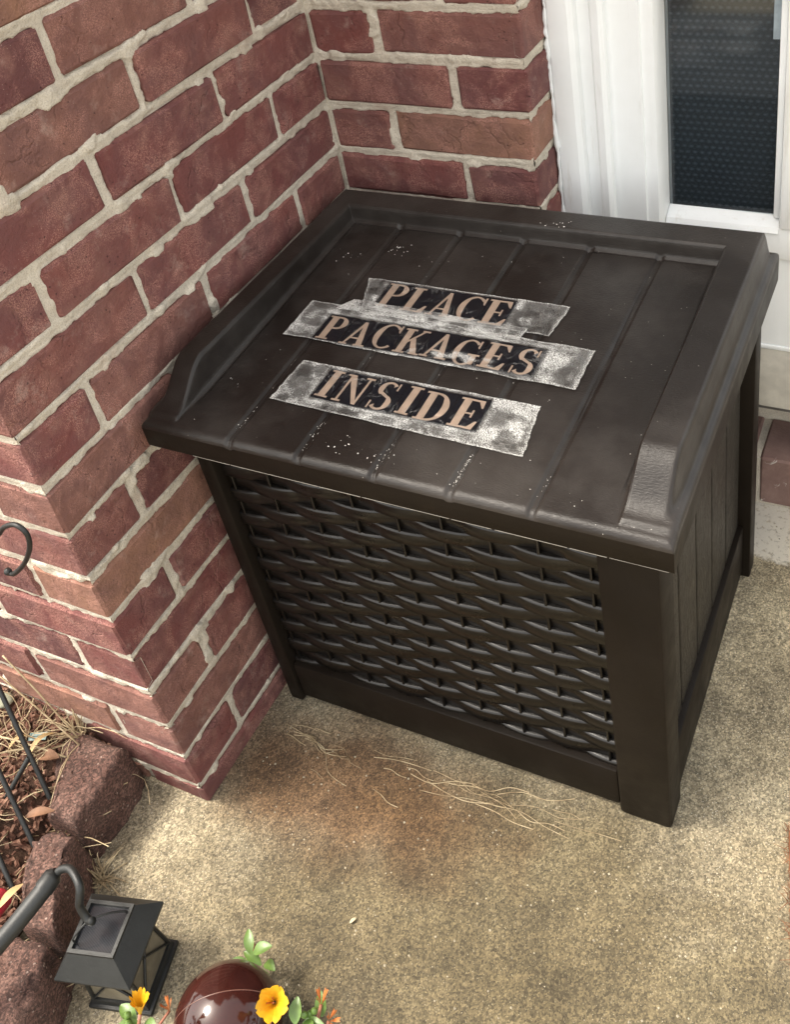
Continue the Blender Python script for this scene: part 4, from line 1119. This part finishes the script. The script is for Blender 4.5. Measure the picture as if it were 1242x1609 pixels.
M_YEL = NT('yellow_petal'); M_YEL.set(Base_Color=M_YEL.ramp(M_YEL.noise(60, 3), [(0.3, (0.50, 0.24, 0.006)), (0.7, (0.62, 0.36, 0.012))]), Roughness=0.5); M_YEL.b.inputs['Subsurface Weight'].default_value = 0.15; M_YEL.b.inputs['Subsurface Scale'].default_value = 0.004; M_YEL = M_YEL.m
M_ORG = mat_simple('orange_petal', (0.42, 0.13, 0.03), 0.55, nscale=90)
M_GRN = mat_simple('succulent_green', (0.10, 0.17, 0.035), 0.4, nscale=60)
M_STEM = mat_simple('reddish_stem', (0.26, 0.10, 0.06), 0.55, nscale=80)
plant = thing('moss_rose', 'yellow flowering moss rose trailing round the maroon globe', 'flowering plant', (0.26, -0.95, 0.0))
PO = plant.location
def stem_(p, q, r_=0.0018, sag=0.02):
    p, q = Vector(p)-PO, Vector(q)-PO; m = p.lerp(q, .5)+Vector((0, 0, sag)); MB().tube(catmull([p, m, q], 6), r_, 7).build('stem', M_STEM, plant, smooth=True)
def petals(c, d, n, L, W, open_, mat, name='flower', seed=0, centre=True):
    rr = random.Random(seed); mb = MB(); d = Vector(d).normalized(); q = d.to_track_quat('Z', 'Y').to_matrix()
    for k in range(n):
        an = 2*math.pi*k/n+rr.uniform(-.15, .15)
        nn, mm = 6, 6; vs = []; fs = []
        for i in range(nn+1):
            t_ = i/nn
            el = R(90-open_*(0.55+0.55*t_))
            rad = L*t_*math.cos(el)+0.0012; zz_ = L*t_*math.sin(el)
            w_ = W*(0.25+0.9*t_-0.55*t_**4)
            for j in range(mm+1):
                s = (j/mm-.5)*2; a2 = an+s*w_/2/max(rad+0.004, 0.004)
                ruff = 0.0010*math.sin(j*2.3+k)*t_+rr.gauss(0, .00025)
                notch = -0.10*L*max(0, 1-abs(s)*2.5) if i == nn else 0
                r3 = rad+notch*.5+0.0015*(s*s)*t_
                vs.append(q @ Vector((r3*math.cos(a2), r3*math.sin(a2), zz_+ruff+notch)))
        for i in range(nn):
            for j in range(mm): a = i*(mm+1)+j; fs.append((a, a+1, a+mm+2, a+mm+1))
        mb.add([v_+Vector(c)-PO for v_ in vs], fs)
    f = mb.build(name, mat, plant, smooth=True)
    if centre:
        cm = MB()
        for k in range(6):
            a = rr.uniform(0, 6.28); s = rr.uniform(0, .35)*L
            b_ = q @ Vector((s*.3*math.cos(a), s*.3*math.sin(a), L*.15)); e_ = q @ Vector((s*math.cos(a), s*math.sin(a), L*rr.uniform(.35, .5)))
            cm.tube([b_+Vector(c)-PO, e_+Vector(c)-PO], [0.0005, 0.0009], 5)
        cm.build('stamens', M_ORG, f)
def leafp(c, d, L, W, mat=None):
    vs, fs = leaf_pts(L, W, .1, 6); q = Vector(d).normalized().to_track_quat('X', 'Z').to_matrix()
    MB().add([q @ Vector(v_)+Vector(c)-PO for v_ in vs], fs).build('leaf', mat or M_GRN, plant, smooth=True)
petals((0.2700, -0.8030, 0.122), (0.35, -0.30, .9), 5, 0.030, 0.034, 25, M_YEL, seed=2)
petals((0.1600, -0.8680, 0.150), (0.15, 0.25, 1), 5, 0.028, 0.020, 14, M_YEL, 'flower_bud', 3, False)
petals((0.3090, -0.7830, 0.105), (0.1, 0.3, 1), 4, 0.017, 0.009, 16, M_ORG, 'flower_bud', 4, False)
petals((0.3240, -0.7930, 0.105), (0.4, 0.1, .6), 4, 0.015, 0.009, 18, M_ORG, 'flower_bud', 5, False)
petals((0.1330, -0.8360, 0.050), (-0.2, 0.2, 1), 4, 0.015, 0.008, 16, M_ORG, 'flower_bud', 6, False)
stem_((0.29, -0.95, 0.0), (0.2700, -0.8030, 0.122)); stem_((0.17, -0.96, 0.0), (0.1600, -0.8680, 0.150)); stem_((0.33, -0.93, 0.0), (0.3090, -0.7830, 0.105)); stem_((0.34, -0.93, 0.0), (0.3240, -0.7930, 0.105)); stem_((0.12, -0.94, 0.0), (0.1330, -0.8360, 0.050), .0015)
stem_((0.1920, -0.7760, 0.030), (0.1700, -0.7420, 0.028), 0.0042, 0.002)
for c, d in [((0.196, -0.758, 0.035), (-1, .1, .4)), ((0.186, -0.757, 0.050), (-.5, .7, .3)), ((0.190, -0.756, 0.055), (.8, .5, .3)), ((0.182, -0.762, 0.036), (-1, -.5, .3)), ((0.197, -0.752, 0.03), (.6, -.2, .3)),
             ((0.300, -0.805, 0.105), (.9, .2, .2)), ((0.306, -0.800, 0.110), (.4, -.6, .2)), ((0.300, -0.812, 0.120), (-.2, .6, .3)), ((0.312, -0.790, 0.095), (-.3, .6, .5)), ((0.318, -0.806, 0.098), (.9, -.2, .2)),
             ((0.152, -0.872, 0.135), (-1, .2, .2)), ((0.157, -0.872, 0.135), (-.6, -.6, .3)), ((0.163, -0.871, 0.138), (1, -.1, .3)), ((0.168, -0.876, 0.13), (.9, -.5, .1)), ((0.150, -0.88, 0.125), (-.9, -.2, .2))]:
    leafp(c, d, random.uniform(.018, .026), random.uniform(.010, .014))
for c in [(0.262, -0.806, 0.112), (0.257, -0.808, 0.108), (0.146, -0.873, 0.145), (0.150, -0.878, 0.142), (0.305, -0.796, 0.11), (0.309, -0.793, 0.113), (0.302, -0.80, 0.115)]:
    m_ = MB().lathe([(0.0001, -.004), (.003, -.002), (.0038, .001), (.002, .0042), (.0001, .0055)], 10, loc=tuple(Vector(c)-PO)); m_.build('green_bud', M_GRN, plant, smooth=True)

door_mat = thing('doormat', 'brown bristly coir doormat at the right edge of the concrete', 'doormat', (0.95, -0.42, 0.0), None, R(12))
M_COIR = NT('coir'); M_COIR.set(Base_Color=M_COIR.ramp(M_COIR.noise(90, 4, .6), [(0.3, (0.11, 0.040, 0.018)), (0.7, (0.27, 0.115, 0.05))]), Roughness=0.9); M_COIR = M_COIR.m
MW, MH, MR = 0.235, 0.075, 0.07
MB().box(-MW, MW, -MH, MH, 0.0005, 0.010, 0.002).build('mat_base', M_COIR, door_mat)
fb = MB(); r = np.random.default_rng(5)
for _ in range(5200):
    x = r.uniform(-MW-.003, MW*.3); y = r.uniform(-MH-.003, MH+.003)
    L = r.uniform(.008, .017); a = r.uniform(0, 6.28); tl = abs(r.normal(0, .35)) + (0.9 if (x < -MW+.006 or abs(y) > MH-.004) and r.random() < .4 else 0)
    d = Vector((math.cos(a)*math.sin(tl), math.sin(a)*math.sin(tl), math.cos(tl)))
    p = Vector((x, y, .006)); s_ = Vector((-math.sin(a), math.cos(a), 0))*.0005
    fb.add([p-s_, p+s_, p+d*L+s_*.3, p+d*L-s_*.3], [(0, 1, 2, 3)])
o = fb.build('bristles', M_COIR, door_mat); o['kind'] = 'stuff'
